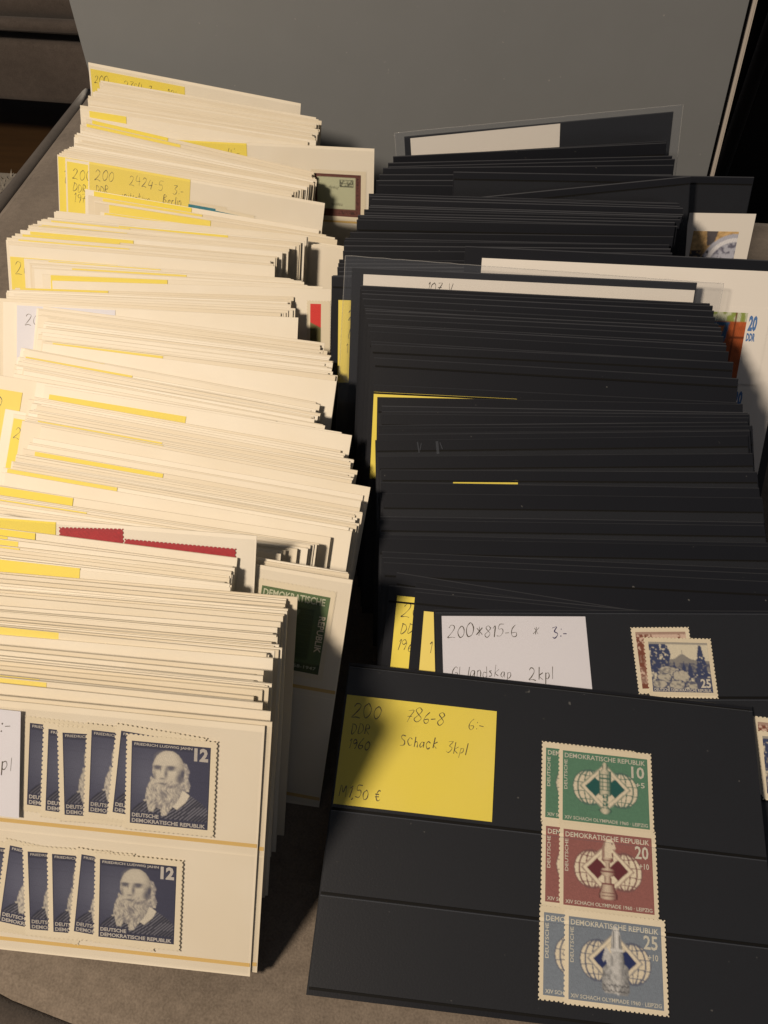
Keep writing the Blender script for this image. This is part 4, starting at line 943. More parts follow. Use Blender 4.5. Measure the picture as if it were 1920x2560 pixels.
# ------------------------------------------------------------------ notes
def note(host, x, y, w, h, mat, label, rot=0.0, texts=(), z=0.06, group=None, pen='pencil', bow=0.0, fold=0.0):
    o = obj('price_note', sheet('price_note', w, h, 0.11, mat, bow, fold), mw=host.matrix_world @ T(x, y, z, rot), label=label, cat='note', group=group)
    geo = [hand_geo(*t) for t in texts]
    if geo:
        V, F = join_geo(geo)
        V = [(x, y, fold * 1e-3 * max(0, 1 - abs(2 * y / (h * 1e-3) + 1))) for x, y, z in V]
        obj('handwriting', mesh('handwriting', V, F, pen), o, T(0, 0, 0.15))
    return o
Yw, Ww = 'note_yellow', 'note_white'
fb = BROW['front'][0]
fn = note(fb, 0.8, 12.3, 55.2, 38.2, Yw, 'yellow note reading 200 786-8 Schack on the front black card', 0.0,
     [('200', 2.6, 8.0, 4.8), ('786-8', 22.0, 7.4, 4.9), ('6:-', 45.2, 7.6, 4.2), ('DDR', 3.0, 13.6, 3.2), ('Schack', 21.0, 15.8, 4.1),
      ('3kpl', 37.6, 16.8, 4.0), ('1960', 2.6, 19.2, 3.4), ('M1,50 €', 1.6, 35.6, 3.7)], 0.10, fold=0.28)
wl = BROW['white_label'][0]
wn = note(wl, 3.0, 2.7, 55.5, 31.5, Ww, 'white label reading 200*815-6 on the black card behind the chess stamps', 0.0,
     [('200*815-6', 2.0, 8.2, 4.8), ('*', 34.4, 8.0, 4.2), ('Gl landskap', 3.0, 23.4, 4.2), ('2kpl', 32.0, 24.2, 4.4)], 0.10)
V, F = hand_geo('3:-', 42.0, 8.4, 4.4, width=0.5)
obj('handwriting', mesh('pen_writing', V, F, 'pen_blue'), wn, T(0, 0, 0.15))
yp = BROW['yellow_pair']
note(yp[0], 3.6, 4.0, 58, 38, Yw, 'cropped yellow note showing 20, DDR and 196 left of the white label', 0, [('200', 2.2, 8.0, 5.0), ('DDR', 2.4, 14.4, 3.6), ('1960', 1.4, 21.2, 3.8)], 0.1)
note(yp[1], 4.0, 7.6, 58, 38, Yw, 'thin slice of a yellow note touching the left side of the white label', 0, [('1', 2.8, 16, 4)], 0.1)
ylc = BROW['yellow_left'][0]
note(ylc, 3.3, 10.7, 56, 38.5, Yw, 'yellow note reading 200 DDR 1975 behind the clear sleeve', 0, [('200', 4.6, 9.0, 5.2), ('DDR', 4.6, 17.6, 4.2), ('1975', 3.4, 24.0, 4.4), ('M', 6, 37, 3.2)], 0.1)
fa = BROW['fan']
note(fa[1], 1.6, 9.5, 58, 40, Yw, 'upright yellow note slice right of the note reading 1975', 0, (), 0.1)
note(fa[4], 1.4, 14.0, 58, 40, Yw, 'second upright yellow slice to the right of the note reading 1975', 0, (), 0.1)
note(BROW['long_yellow'][0], 0.6, 3.3, 62, 37.5, Yw, 'yellow paper showing as an L at the left of the black row', 0, (), 0.1)
note(BROW['lower'][1], 30.0, 4.75, 27, 36, Yw, 'thin yellow line of a note in the lower black row', 0.4, (), 0.1)
lab = note(BROW['sleeve_back'][0], 3.5, 1.2, 88, 32, 'cover_paper', 'white label inside the clear sleeve at the back', 0.3, (), 0.1)
V, F = hand_geo('nedav', 38, 15.6, 4.0)
obj('handwriting', mesh('red_writing', V, F, 'pen_red'), lab, T(0, 0, 0.15))
note(BROW['sleeve_mid'][0], 5.4, 2.9, 152, 60, 'cover_paper', 'long white sheet inside the clear sleeve in the middle of the black row', -0.2, [('107 V', 29, 6.5, 4.4)], 0.1)

wr = WROW
note(wr['back_tall'][0], 1.2, 3.4, 64, 40, Yw, 'yellow note reading 200 2354-7 12:- at the very back', 0, [('200', 2.0, 7.6, 5.0), ('2354-7', 22.0, 8.0, 5.0), ('12:-', 52.0, 8.0, 4.6)])
note(wr['brown'][0], 5.0, 0.6, 60, 40, Yw, 'yellow note reading 4:- left of the brown framed stamp', 0, [('4:-', 48, 7.6, 5.0), ('200', 4, 7, 5)])
note(wr['upper_front'][-1], 0.6, 1.0, 58, 40, Yw, 'leftmost narrow slice of yellow note left of the 2424-5 note', 0, [('200', 3.6, 8, 5), ('DDR', 3.6, 14, 4), ('1976', 3.6, 20, 4)])
note(wr['pair_left'][0], 1.1, 1.6, 58, 40, Yw, 'cropped yellow note showing 20, DDR and 197 beside the 2424-5 note', 0, [('200', 3.2, 9.0, 5.6), ('DDR', 3.2, 15.6, 4.4), ('1976', 3.4, 21.8, 4.6)])
note(wr['teal'][0], 0.7, 0.2, 61.5, 40, Yw, 'large yellow note reading 200 2424-5 3:- in the upper cream row', 0,
     [('200', 3.2, 9.2, 6.2), ('2424-5', 24.5, 8.6, 5.0), ('3:-', 51.0, 9.2, 5.0), ('DDR', 3.8, 16.0, 4.2), ('initiative', 20.0, 16.6, 4.4), ('Berlin', 45.0, 15.4, 4.6)])
note(wr['fan_left'][0], 0.4, 5.9, 58, 40, Yw, 'cropped yellow note showing 20 at the left end of the cream row', 0, [('200', 2.2, 9.0, 6.0)])
note(wr['fan'][1], 6.4, 2.3, 58, 40, Yw, 'first yellow slice right of the cropped 20 note')
note(wr['fan'][4], 4.6, 2.3, 58, 40, Yw, 'second yellow slice right of the cropped 20 note', 0, [('200', 2.5, 7.6, 5)])
note(wr['white_note'][0], 0.6, 0.9, 50, 40, Ww, 'pale lilac note showing 20 in the middle of the cream row', 0, [('200', 4.0, 9.4, 5.0)])
note(wr['corner_left'][0], -1.0, 6.2, 24.5, 38, Yw, 'yellow note cut off by the left edge of the picture', 0, [('200', 4.6, 8.5, 5.2)])
note(wr['strip_pair'][1], 2.8, 3.6, 64.6, 38, Yw, 'long thin yellow strip across the middle of the cream row', 0, [('12', 52, 9.6, 5.2)])
note(wr['steep_left'][1], 0.6, 2.0, 58, 38, Yw, 'small yellow scrap reading 2 at the left edge of the picture', 0, [('200', 1.2, 9.0, 5.0)])
note(wr['crimson'][0], 8, 0.8, 60, 40, Yw, 'yellow note ending just left of the crimson stamps', 0)
JLAB = note(wr['front'][0], 8, 1.8, 60.0, 35.0, Ww, 'white label left of the upper row of blue portrait stamps', -0.6, [(':-', 53.5, 7.4, 4.4), ('24kpl', 44.6, 19.2, 4.6)], 1.15)
by = {}
for s_ in sorted(SLIVER_NOTES, key=lambda q: q[1]):
    by.setdefault(s_[0], []).append(s_)
for nm, lst in by.items():
    for k, (_, i, xe, st) in enumerate(lst):
        w = min(60.0, xe - rnd.uniform(1.5, 6))
        say = (ORD[k] + ' yellow note edge from the back in ' if len(lst) > 1 else 'thin yellow note edge in ') + SHORT[nm]
        note(wr[nm][i], xe - w, rnd.uniform(0.1, 0.5) if st else rnd.uniform(0.05, 0.2), w, 38, Yw, say, rnd.uniform(-0.25, 0.25), (), 0.03,
             'yellow notes: ' + nm.replace('_', ' ') + ' bundle' if len(lst) > 1 else None)

# ------------------------------------------------------------------ printed pictures, painted on a fine mesh
def vnoise(X, Y, s, seed=0):
    r = np.random.default_rng(seed)
    L = r.random((64, 64))
    x, y = X * s, Y * s
    i, j = np.floor(x).astype(int), np.floor(y).astype(int)
    fx, fy = x - i, y - j
    fx, fy = fx * fx * (3 - 2 * fx), fy * fy * (3 - 2 * fy)
    g = lambda a, b: L[a % 64, b % 64]
    return (g(i, j) * (1 - fx) + g(i + 1, j) * fx) * (1 - fy) + (g(i, j + 1) * (1 - fx) + g(i + 1, j + 1) * fx) * fy
def inpoly(X, Y, P):
    c = np.zeros(X.shape, bool)
    n = len(P)
    for i in range(n):
        (x1, y1), (x2, y2) = P[i], P[(i + 1) % n]
        if y1 == y2:
            continue
        c ^= ((y1 > Y) != (y2 > Y)) & (X < (x2 - x1) * (Y - y1) / (y2 - y1) + x1)
    return c
def ell(X, Y, cx, cy, rx, ry):
    return np.sqrt(((X - cx) / rx) ** 2 + ((Y - cy) / ry) ** 2)
def ss(a, b, x):
    t = np.clip((x - a) / (b - a), 0, 1)
    return t * t * (3 - 2 * t)
def put(C, mask, col):
    m = np.asarray(mask, float)[..., None]
    C[:] = C * (1 - m) + np.asarray(col, float) * m
def print_mesh(name, w, h, nx, fn, engrave=0.13):
    ny = max(2, int(round(nx * h / w)))
    xs, ys = np.linspace(0, w, nx + 1), np.linspace(0, h, ny + 1)
    X, Y = np.meshgrid(xs, ys)
    C = fn(X, Y)
    if engrave:
        P_ = np.pad(C, ((1, 1), (1, 1), (0, 0)), 'edge')
        C = 0.4 * C + 0.15 * (P_[:-2, 1:-1] + P_[2:, 1:-1] + P_[1:-1, :-2] + P_[1:-1, 2:])
        C = C * (1 + engrave * (np.sin((X + 0.35 * Y) * 11.0) * 0.6 + vnoise(X, Y, 4.0, 77) - 0.5))[..., None]
    me = bpy.data.meshes.new(name)
    V = np.stack([X.ravel() * 1e-3, -Y.ravel() * 1e-3, np.zeros(X.size)], 1)
    a = (np.arange(ny)[:, None] * (nx + 1) + np.arange(nx)[None, :]).ravel()
    F = np.stack([a, a + nx + 1, a + nx + 2, a + 1], 1)
    me.from_pydata(V.tolist(), [], F.tolist())
    at = me.color_attributes.new('ink', 'FLOAT_COLOR', 'POINT')
    rgba = np.ones((X.size, 4), np.float32)
    rgba[:, :3] = np.clip(C.reshape(-1, 3), 0, 1)
    at.data.foreach_set('color', rgba.ravel())
    me.materials.append(MATS['printed_ink'])
    me.update()
    return me

CREAM = (0.80, 0.73, 0.58)
def piece(C, X, Y, cx, prof, light, dark):
    """turned chess piece: profile of (y, half width), shaded like a cylinder"""
    ys_, hw_ = zip(*prof)
    hw = np.interp(Y, ys_, hw_, left=0, right=0)
    t = (X - cx) / np.maximum(hw, 1e-6)
    m = (np.abs(t) <= 1) & (hw > 0)
    sh = np.clip(1 - np.abs(t + 0.15) ** 1.6, 0, 1)
    col = np.asarray(dark) + (np.asarray(light) - np.asarray(dark)) * sh[..., None]
    C[m] = col[m]
    put(C, (np.abs(np.abs(t) - 0.95) < 0.08) & m, np.asarray(dark) * 0.6)

def chess(bg, dark, kind):
    bg, dark = np.array(bg), np.array(dark)
    line = dark * 0.45 + bg * 0.35 + 0.04
    pale = np.array(CREAM) * 0.86
    def fn(X, Y):
        C = np.empty(X.shape + (3,))
        C[:] = bg
        C *= (0.92 + 0.16 * vnoise(X, Y, 3.1, 3))[..., None]
        for gx in (10.0, 21.4):
            e = ell(X, Y, gx, 12.3, 6.2, 6.2)
            put(C, e < 1, pale)
            put(C, (np.abs(e - 1) < 0.03), line)
            for k in (0.33, 0.72):
                put(C, (np.abs(ell(X, Y, gx, 12.3, 6.2 * k, 6.2) - 1) < 0.045 / k ** .5) & (e < 1), line)
            put(C, (np.abs(X - gx) < 0.14) & (e < 1), line)
            for yy in (-4.1, -1.4, 1.4, 4.1):
                put(C, (np.abs(Y - 12.3 - yy - 0.02 * yy * (X - gx) ** 2 * 0.3) < 0.15) & (e < 1), line)
        d = np.abs(X - 15.6) / 9.2 + np.abs(Y - 11.9) / 8.5
        put(C, d < 1, pale)
        put(C, np.abs(d - 1) < 0.035, line * 0.7 + pale * 0.3)
        put(C, np.abs(d - 0.78) < 0.02, line * 0.5 + pale * 0.5)
        for s in (-1, 1):
            dd = np.abs(X - 15.6 - s * 3.65) / 3.65 + np.abs(Y - 11.9) / 3.4
            put(C, dd < 1, dark)
        lt = pale * 0.9 + bg * 0.1
        dk = dark * 0.7 + bg * 0.3
        if kind == 0:
            piece(C, X, Y, 15.6, [(2.9, .5), (3.4, 1.0), (5.0, .9), (5.6, 1.2), (6.0, 2.2), (6.6, 2.3), (13.6, 2.2), (14.4, 2.3), (14.8, 1.2), (15.3, .8), (18.2, .8), (19, 1.4), (19.8, 2.5), (20.6, 1.8), (21, 1.0)], lt, dk)
            for yy in (7.2, 8.6, 10.0, 11.4, 12.8):
                put(C, (np.abs(Y - yy) < 0.17) & (np.abs(X - 15.6) < 2.1), dk)
            put(C, (np.abs(np.abs(X - 15.6) - 0.8) < 0.12) & (Y > 7.2) & (Y < 12.8), dk)
            put(C, (Y > 14.0) & (Y < 19.2) & (np.abs(X - 15.6) < 1.0) & (vnoise(X, Y, 2.2, 8) > .45), dk)
        elif kind == 1:
            piece(C, X, Y, 15.6, [(6.4, 2.0), (8.0, 2.1), (9.2, 1.8), (10.0, .7), (11.4, .8), (11.8, 2.6), (13.2, 2.8), (13.8, 2.2), (14.2, 1.1), (16.2, 1.3), (17.0, 2.3), (18.4, 2.6), (19.0, 2.9), (20.0, 3.3), (21.2, 3.2), (21.6, 2.0)], lt * 0.8 + bg * 0.2, dk)
            head = [(13.6, 8.0), (13.7, 5.0), (14.4, 2.9), (15.8, 1.8), (17.2, 2.0), (18.0, 2.9), (18.6, 4.6), (18.4, 5.3), (17.4, 5.0), (16.8, 5.4), (17.2, 7.0), (17.3, 8.0)]
            put(C, inpoly(X, Y, head), lt)
            put(C, inpoly(X, Y, [(13.6, 8), (13.7, 5), (14.4, 2.9), (15.2, 2.2), (14.6, 5), (14.5, 8)]), dk * 0.7 + lt * 0.3)
            put(C, ell(X, Y, 17.3, 3.3, .35, .25) < 1, dk)
            for yy in (9.0, 12.6, 16.6, 19.4, 20.4):
                put(C, (np.abs(Y - yy) < 0.16) & (np.abs(X - 15.6) < 2.3), dk)
        else:
            sil = np.array((0.40, 0.41, 0.42)); sd = np.array((0.06, 0.065, 0.08))
            tex = vnoise(X, Y, 1.1, 21) * .6 + vnoise(X, Y, 2.6, 22) * .4
            def part(P, cx, hw, lo=0.25):
                m = inpoly(X, Y, P)
                v = np.clip(1.05 - ((X - cx) / hw) ** 2 * .8, 0, 1) * (lo + (1.3 - lo) * tex)
                C[m] = (sd + (sil * 1.35 - sd) * np.clip(v, 0, 1)[..., None])[m]
                return m
            part([(11.4, 14.4), (13.0, 13.0), (18.6, 12.4), (20.0, 13.6), (20.4, 20.6), (19.6, 21.8), (12.2, 21.6), (11.0, 20.4)], 15.4, 5.2, .1)
            part([(14.4, 8.4), (18.2, 8.4), (18.8, 12.0), (17.8, 18.4), (15.0, 18.8), (14.0, 13.0)], 15.6, 2.8, .5)
            part([(12.6, 7.8), (13.2, 8.6), (14.8, 10.6), (14.8, 13.6), (13.0, 13.4), (12.5, 11.9), (11.7, 12.6), (11.2, 11.8), (12.0, 9.4)], 12.9, 2.2, .6)
            hat = part([(15.1, 2.0), (15.9, 1.3), (16.7, 2.0), (17.6, 4.0), (18.2, 8.6), (14.2, 8.6), (14.6, 3.8)], 16.0, 2.0, .7)
            put(C, (np.abs(X - 16.3) < .3) & (Y > 2.2) & (Y < 8), sil * 1.7)
            put(C, (np.abs(X - 15.2) < .13) & (Y > 2.8) & (Y < 8), sd)
            put(C, (np.abs(X - 17.2) < .13) & (Y > 4) & (Y < 8), sd)
            put(C, (np.abs(Y - 8.7) < .3) & (X > 14.0) & (X < 18.5), sil * 1.5)
            for yy in (19.2, 20.8):
                put(C, (np.abs(Y - yy + .2 * np.cos(X * 4.4)) < .16) & (X > 11.4) & (X < 20.2), sd)
        return C
    return fn

INK = np.array((0.054, 0.058, 0.105))
def portrait(X, Y):
    """engraving of a bearded man in a striped coat"""
    x, y = X / 24.2, Y / 27.0
    PALE = np.array((0.56, 0.53, 0.46))
    MID = np.array((0.26, 0.25, 0.27))
    C = np.empty(X.shape + (3,))
    C[:] = INK
    glow = np.exp(-(((x - .22) / .28) ** 2 + ((y - .42) / .35) ** 2))
    C += glow[..., None] * np.array((.055, .06, .075))
    C *= (0.9 + 0.2 * (np.sin(Y * 14) > 0))[..., None]
    # coat
    coat = inpoly(x, y, [(0, .86), (.10, .76), (.20, .70), (.34, .66), (.62, .64), (.78, .61), (.92, .69), (1, .77), (1, 1), (0, 1)])
    put(C, coat, INK * 0.45)
    st = (np.sin((x * 1.0 + y * 1.25) * 120 + 3 * np.sin(x * 7)) > 0.55)
    put(C, coat & st, INK + np.array((.16, .16, .17)))
    # collar
    put(C, inpoly(x, y, [(.655, .53), (.755, .60), (.70, .70), (.60, .79), (.52, .74), (.60, .64)]), PALE * 1.12)
    put(C, inpoly(x, y, [(.16, .705), (.25, .665), (.26, .69), (.18, .715)]), PALE)
    # hair
    tex = vnoise(x, y, 46, 2) * .5 + vnoise(x, y, 22, 4) * .5
    hair = inpoly(x, y, [(.62, .20), (.70, .22), (.745, .31), (.73, .40), (.76, .48), (.74, .56), (.66, .55), (.60, .45)])
    C[hair] = (MID[None] + (PALE - MID)[None] * ss(.25, .7, tex[hair])[:, None])
    # head
    hd = ell(x, y, .475, .315, .205, .235)
    face = hd < 1
    sh = np.clip(1.08 - 0.55 * ss(.5, .72, x) - 0.35 * ss(.25, .45, y) * 0.4 - 0.25 * ss(.75, 1.0, hd), 0, 1)
    C[face] = (MID[None] * 0.7 + (PALE * 1.02 - MID * 0.7)[None] * sh[face][:, None])
    dark = lambda cx, cy, rx, ry, k: np.clip(1 - ell(x, y, cx, cy, rx, ry), 0, 1) * k
    D = dark(.335, .300, .075, .035, 1.1) + dark(.505, .298, .085, .038, 1.1) + dark(.335, .278, .09, .022, .8) + dark(.51, .272, .10, .022, .8) \
        + dark(.445, .36, .035, .085, .9) + dark(.40, .425, .05, .022, .8) + dark(.62, .40, .07, .14, .9) + dark(.30, .40, .03, .10, .6) + dark(.66, .34, .035, .07, 1.0)
    D = np.clip(D, 0, .85) * (hd < 1.02)
    C[:] = C * (1 - D[..., None]) + (INK * 1.1) * D[..., None]
    # lit cheek and nose
    Lt = np.clip(dark(.555, .355, .06, .05, .7) + dark(.39, .345, .03, .08, .7) + dark(.44, .17, .17, .10, .5), 0, .7)
    C[:] = C * (1 - Lt[..., None]) + PALE * 1.1 * Lt[..., None]
    # beard and moustache
    beard = inpoly(x, y, [(.255, .40), (.30, .44), (.40, .435), (.52, .44), (.64, .46), (.66, .55), (.62, .66), (.54, .76), (.46, .87), (.40, .875), (.385, .80), (.33, .78), (.29, .84), (.235, .835), (.22, .76), (.19, .66), (.205, .55), (.24, .47)])
    strand = vnoise(x * 1.6 + .06 * np.sin(y * 26), y * .55, 60, 9) * .6 + tex * .4
    v = ss(.22, .75, strand) * (1 - .45 * ss(.50, .66, x))
    colb = MID[None] * 0.85 + (PALE * 1.05 - MID * 0.85)[None] * v[beard][:, None]
    C[beard] = colb
    put(C, np.clip(1 - ell(x, y, .395, .485, .085, .018), 0, 1) * .9, INK)
    put(C, np.clip(1 - ell(x, y, .39, .452, .14, .026), 0, 1) * .8, PALE * 1.05)
    put(C, np.clip(1 - ell(x, y, .375, .315, .006, .05), 0, 1), INK)
    # title bands
    put(C, (y > .905) | (x < .012) | (x > .988) | (y < .075), INK * 0.8)
    put(C, (y > .855) & (x < .40), INK * 0.8)
    return C

def landscape(ink, pale, seed):
    ink, pale = np.array(ink), np.array(pale)
    def fn(X, Y):
        x, y = X / 24.0, Y / 20.0
        t1, t2 = vnoise(x, y, 26, seed), vnoise(x, y, 52, seed + 1)
        tex = t1 * .6 + t2 * .4
        C = np.empty(X.shape + (3,))
        C[:] = pale
        hill = y > .34 - .10 * np.exp(-((x - .55) / .10) ** 2) + .06 * np.abs(x - .55)
        put(C, hill & (y < .6), ink * .45 + pale * .35)
        put(C, (np.abs(x - .55) < .006) & (y > .16) & (y < .3), ink * .6 + pale * .3)
        put(C, (y > .42) * ss(.35, .6, tex), ink * .8 + pale * .12)
        tree = ((x < .36 - .25 * np.abs(y - .25)) & (y < .62) & (tex > .36)) | ((np.abs(x - .86) < .02 + .16 * np.clip(y - .05, 0, .6) * (0.7 + .6 * t1)) & (y > .05) & (tex > .30))
        put(C, tree, ink)
        for cx, w in ((.40, .05), (.56, .06), (.66, .07)):
            put(C, (np.abs(x - cx) < w * np.clip((y - .36 - .1 * (cx - .4)) * 3, 0, 1) * (.6 + .8 * t2)) & (y < .72), ink)
        for cx, cy, rx, ry in ((.30, .60, .2, .11), (.50, .70, .14, .13), (.22, .72, .12, .09), (.42, .86, .14, .09), (.13, .85, .13, .08), (.70, .88, .1, .06)):
            e = ell(x, y, cx, cy, rx, ry) + .25 * (t1 - .5)
            put(C, e < 1, pale * .72 + ink * .22)
            put(C, (e < 1) * ss(.45, .75, tex), ink * .5 + pale * .3)
            put(C, np.abs(e - 1) < .06, ink)
        put(C, (x > .74) & (y > .70), ink * .9 + pale * .05)
        put(C, y > .925, ink)
        put(C, y < .045, ink * .35 + pale * .5)
        return C
    return fn

# ------------------------------------------------------------------ stamps
def stamp_paper(name, w, h, pitch=1.5, r=0.38, mat='stamp_paper'):
    P = []
    def side(a, b, inward):
        L = math.dist(a, b)
        n = max(3, round(L / pitch))
        for k in range(n):
            t0 = (k + 0.5) / n
            c = (a[0] + (b[0] - a[0]) * t0, a[1] + (b[1] - a[1]) * t0)
            d = ((b[0] - a[0]) / L, (b[1] - a[1]) / L)
            if k == 0:
                P.append(a)
            for q in (0, 45, 90, 135, 180):
                ca, sa = -math.cos(math.radians(q)), math.sin(math.radians(q))
                P.append((c[0] + d[0] * r * ca + inward[0] * r * sa, c[1] + d[1] * r * ca + inward[1] * r * sa))
    side((0, 0), (0, -h), (1, 0))
    side((0, -h), (w, -h), (0, 1))
    side((w, -h), (w, 0), (-1, 0))
    side((w, 0), (0, 0), (0, -1))
    n = len(P)
    V = [(x * 1e-3, y * 1e-3, 0.00006) for x, y in P] + [(x * 1e-3, y * 1e-3, 0) for x, y in P]
    F = [tuple(range(n))] + [(i, n + i, n + (i + 1) % n, (i + 1) % n) for i in range(n)]
    return mesh(name, V, F, mat)

def lettering(name, items, col):
    V, F = join_geo([text_geo(*t) for t in items])
    me = mesh(name, V, F, 'printed_ink')
    at = me.color_attributes.new('ink', 'FLOAT_COLOR', 'POINT')
    at.data.foreach_set('color', [c for _ in V for c in (*col, 1)])
    return me

class Design:
    def __init__(s, w, h, fx, fy, pic, letters=None, mat='stamp_paper'):
        s.paper = stamp_paper('postage_stamp', w, h, mat=mat)
        s.off = (fx, fy)
        s.pic, s.letters = pic, letters
        s.w, s.h = w, h
    def place(s, host, x, y, z, rot, label, group=None, size=1.0):
        """x, y: where the printed frame's top left corner lies on the card"""
        mw = host.matrix_world @ T(x, y, z, rot) @ Matrix.Scale(size, 4) @ T(-s.off[0], -s.off[1])
        o = obj('postage_stamp', s.paper, mw=mw, label=label, cat='stamp', group=group)
        p = obj('printed_picture', s.pic, o, T(s.off[0], s.off[1], 0.075))
        if s.letters:
            obj('lettering', s.letters, p, T(0, 0, 0.012))
        return o

def chess_letters(val, plus):
    return lettering('lettering', [('DEMOKRATISCHE REPUBLIK', .7, .8, 30.6, 2.5, .012), ('DEUTSCHE', .5, 3.2, 1.7, 13.8, .012, True), (val, 25.4, 3.1, 30.2, 7.4, .02),
                                   (plus, 26.8, 8.7, 30.2, 10.6, .012), ('XIV SCHACH OLYMPIADE 1960 · LEIPZIG', .7, 22.9, 30.8, 24.1, .012)], (0.56, 0.55, 0.48))
CH = [Design(34.7, 28.6, 1.6, 2.3, print_mesh('chess_print', 31.5, 24.7, 126, chess(bg, dk, k)), chess_letters(v, pl))
      for k, (bg, dk, v, pl) in enumerate((((.095, .225, .150), (.012, .095, .090), '10', '+5'), ((.265, .105, .098), (.115, .022, .030), '20', '+10'), ((.185, .225, .285), (.014, .026, .115), '25', '+10')))]
hue = ('green', 'red', 'blue grey')
for k, (xf, xb, y) in enumerate(((80.2, 74.4, 23.6), (80.6, 74.8, 50.0), (82.5, 74.6, 76.8))):
    CH[k].place(fb, xb - 0.2, y - 0.3, 0.30 + 0.06 * k, 0.2, f'{hue[k]} chess stamp half hidden behind its {hue[k]} twin on the black card', None, 0.955)
    CH[k].place(fb, xf, y, 0.50 + 0.1 * k, (0.1, 0.2, -0.1)[k], f'{hue[k]} chess stamp of {("10", "20", "25")[k]} pfennig lying in front on the black card', None, 0.955)

JN = Design(27.9, 31.6, 1.7, 2.2, print_mesh('portrait_print', 24.2, 27.0, 112, portrait),
            lettering('lettering', [('FRIEDRICH LUDWIG JAHN', .8, .5, 18.6, 1.6, .02), ('12', 19.2, .5, 23.5, 4.8, .05), ('DEUTSCHE', .6, 23.5, 8.9, 24.8, .03), ('DEMOKRATISCHE REPUBLIK', .6, 25.3, 23.4, 26.6, .03)], (0.46, 0.44, 0.42)))
jc = wr['front'][0]
nth = ('first', 'second', 'third', 'fourth', 'fifth')
UP = [(70.3, 6.3, 1.6), (76.1, 7.6, 1.4), (80.5, 8.3, -2.2), (89.5, 6.5, 0.9), (98.6, 5.7, 4.2)]
for k, (x, y, a) in enumerate(UP):
    JN.place(jc, x, y, 0.04 + 0.095 * k, -a, f'{nth[k]} blue portrait stamp from the left in the upper row, partly covered')
JN.place(jc, 102.0, 8.5, 0.52, 0.3, 'fully visible blue portrait stamp at the right end of the upper row')
LO = [(58.6, 48.6, 3.0), (64.3, 47.6, 7.0), (70.0, 49.0, -2.1), (77.8, 48.9, -1.7), (87.2, 47.9, 4.2)]
for k, (x, y, a) in enumerate(LO):
    JN.place(jc, x, y, 0.04 + 0.095 * k, -a, f'{nth[k]} blue portrait stamp from the left in the lower row, partly covered')
JN.place(jc, 93.1, 48.7, 0.52, 0.2, 'fully visible blue portrait stamp at the right end of the lower row')

LB = Design(27.6, 24.2, 1.8, 1.9, print_mesh('landscape_print', 24.0, 20.0, 96, landscape((.040, .055, .135), (.66, .62, .50), 31)),
            lettering('lettering', [('25', 19.4, 14.6, 23.5, 18.2, .03), ('DEUTSCHE DEMOKRATISCHE REPUBLIK', .6, 18.6, 23.4, 19.8, .02)], (0.66, 0.63, 0.55)))
BR = Design(24.6, 27.6, 1.8, 2.0, print_mesh('landscape_brown', 21.0, 23.4, 84, lambda X, Y: landscape((.20, .065, .04), (.66, .50, .42), 47)(X * 24 / 21., Y * 20 / 23.4)),
            lettering('lettering', [('10', 17.0, 18.4, 20.4, 21.8, .03)], (0.66, 0.55, 0.48)))
BR.place(wl, 77.2, 8.7, 0.12, 0.6, 'brown landscape stamp half hidden behind the blue landscape stamp', None, 0.92)
LB.place(wl, 81.6, 12.5, 0.42, -1.2, 'blue landscape stamp of 25 pfennig beside the white label', None, 0.94)
BR.place(wl, 117.0 + 1.7, 40.3 + 1.9, 0.12, -6.0, 'brown landscape stamp cut off by the right edge of the picture')
LB.place(wl, 119.4, 47.3, 0.42, -5.0, 'blue landscape stamp cut off by the right edge of the picture')

def green_fn(X, Y):
    x, y = X / 25.2, Y / 29.0
    g = np.array((.085, .140, .060))
    C = np.empty(X.shape + (3,))
    C[:] = g
    inner = (x > .02) & (x < .80) & (y > .19) & (y < .84)
    put(C, inner, g * .55)
    put(C, inner & (np.sin(Y * 16) > .2), g * .75)
    put(C, inpoly(x, y, [(.30, .34), (.52, .20), (.60, .22), (.52, .40), (.34, .55)]), g * 1.2 + .05)
    put(C, y > .88, g * .6)
    return C
GR = Design(29.0, 33.6, 1.9, 2.5, print_mesh('green_print', 25.2, 29.0, 90, green_fn),
            lettering('lettering', [('DEMOKRATISCHE', .8, .9, 23.6, 3.6, .02), ('2', 10.4, 12.0, 14.0, 22.0, .03), ('1858-1947', 13.5, 26.4, 24.0, 27.6, .01)], (0.55, 0.58, 0.44)))
gs = GR.place(wr['green'][-1], 109.9, 7.2, 0.12, -1.0, 'green stamp with white lettering at the right of the cream row')
V, F = text_geo('REPUBLIK', 0, 0, 13.5, 2.4, .02)
rep = mesh('lettering', [(0.0222 + v[1] + 0.0024, -0.0075 - v[0], 0) for v in V], F, 'stamp_paper')
obj('lettering', rep, gs.children[0], T(0, 0, 0.03))

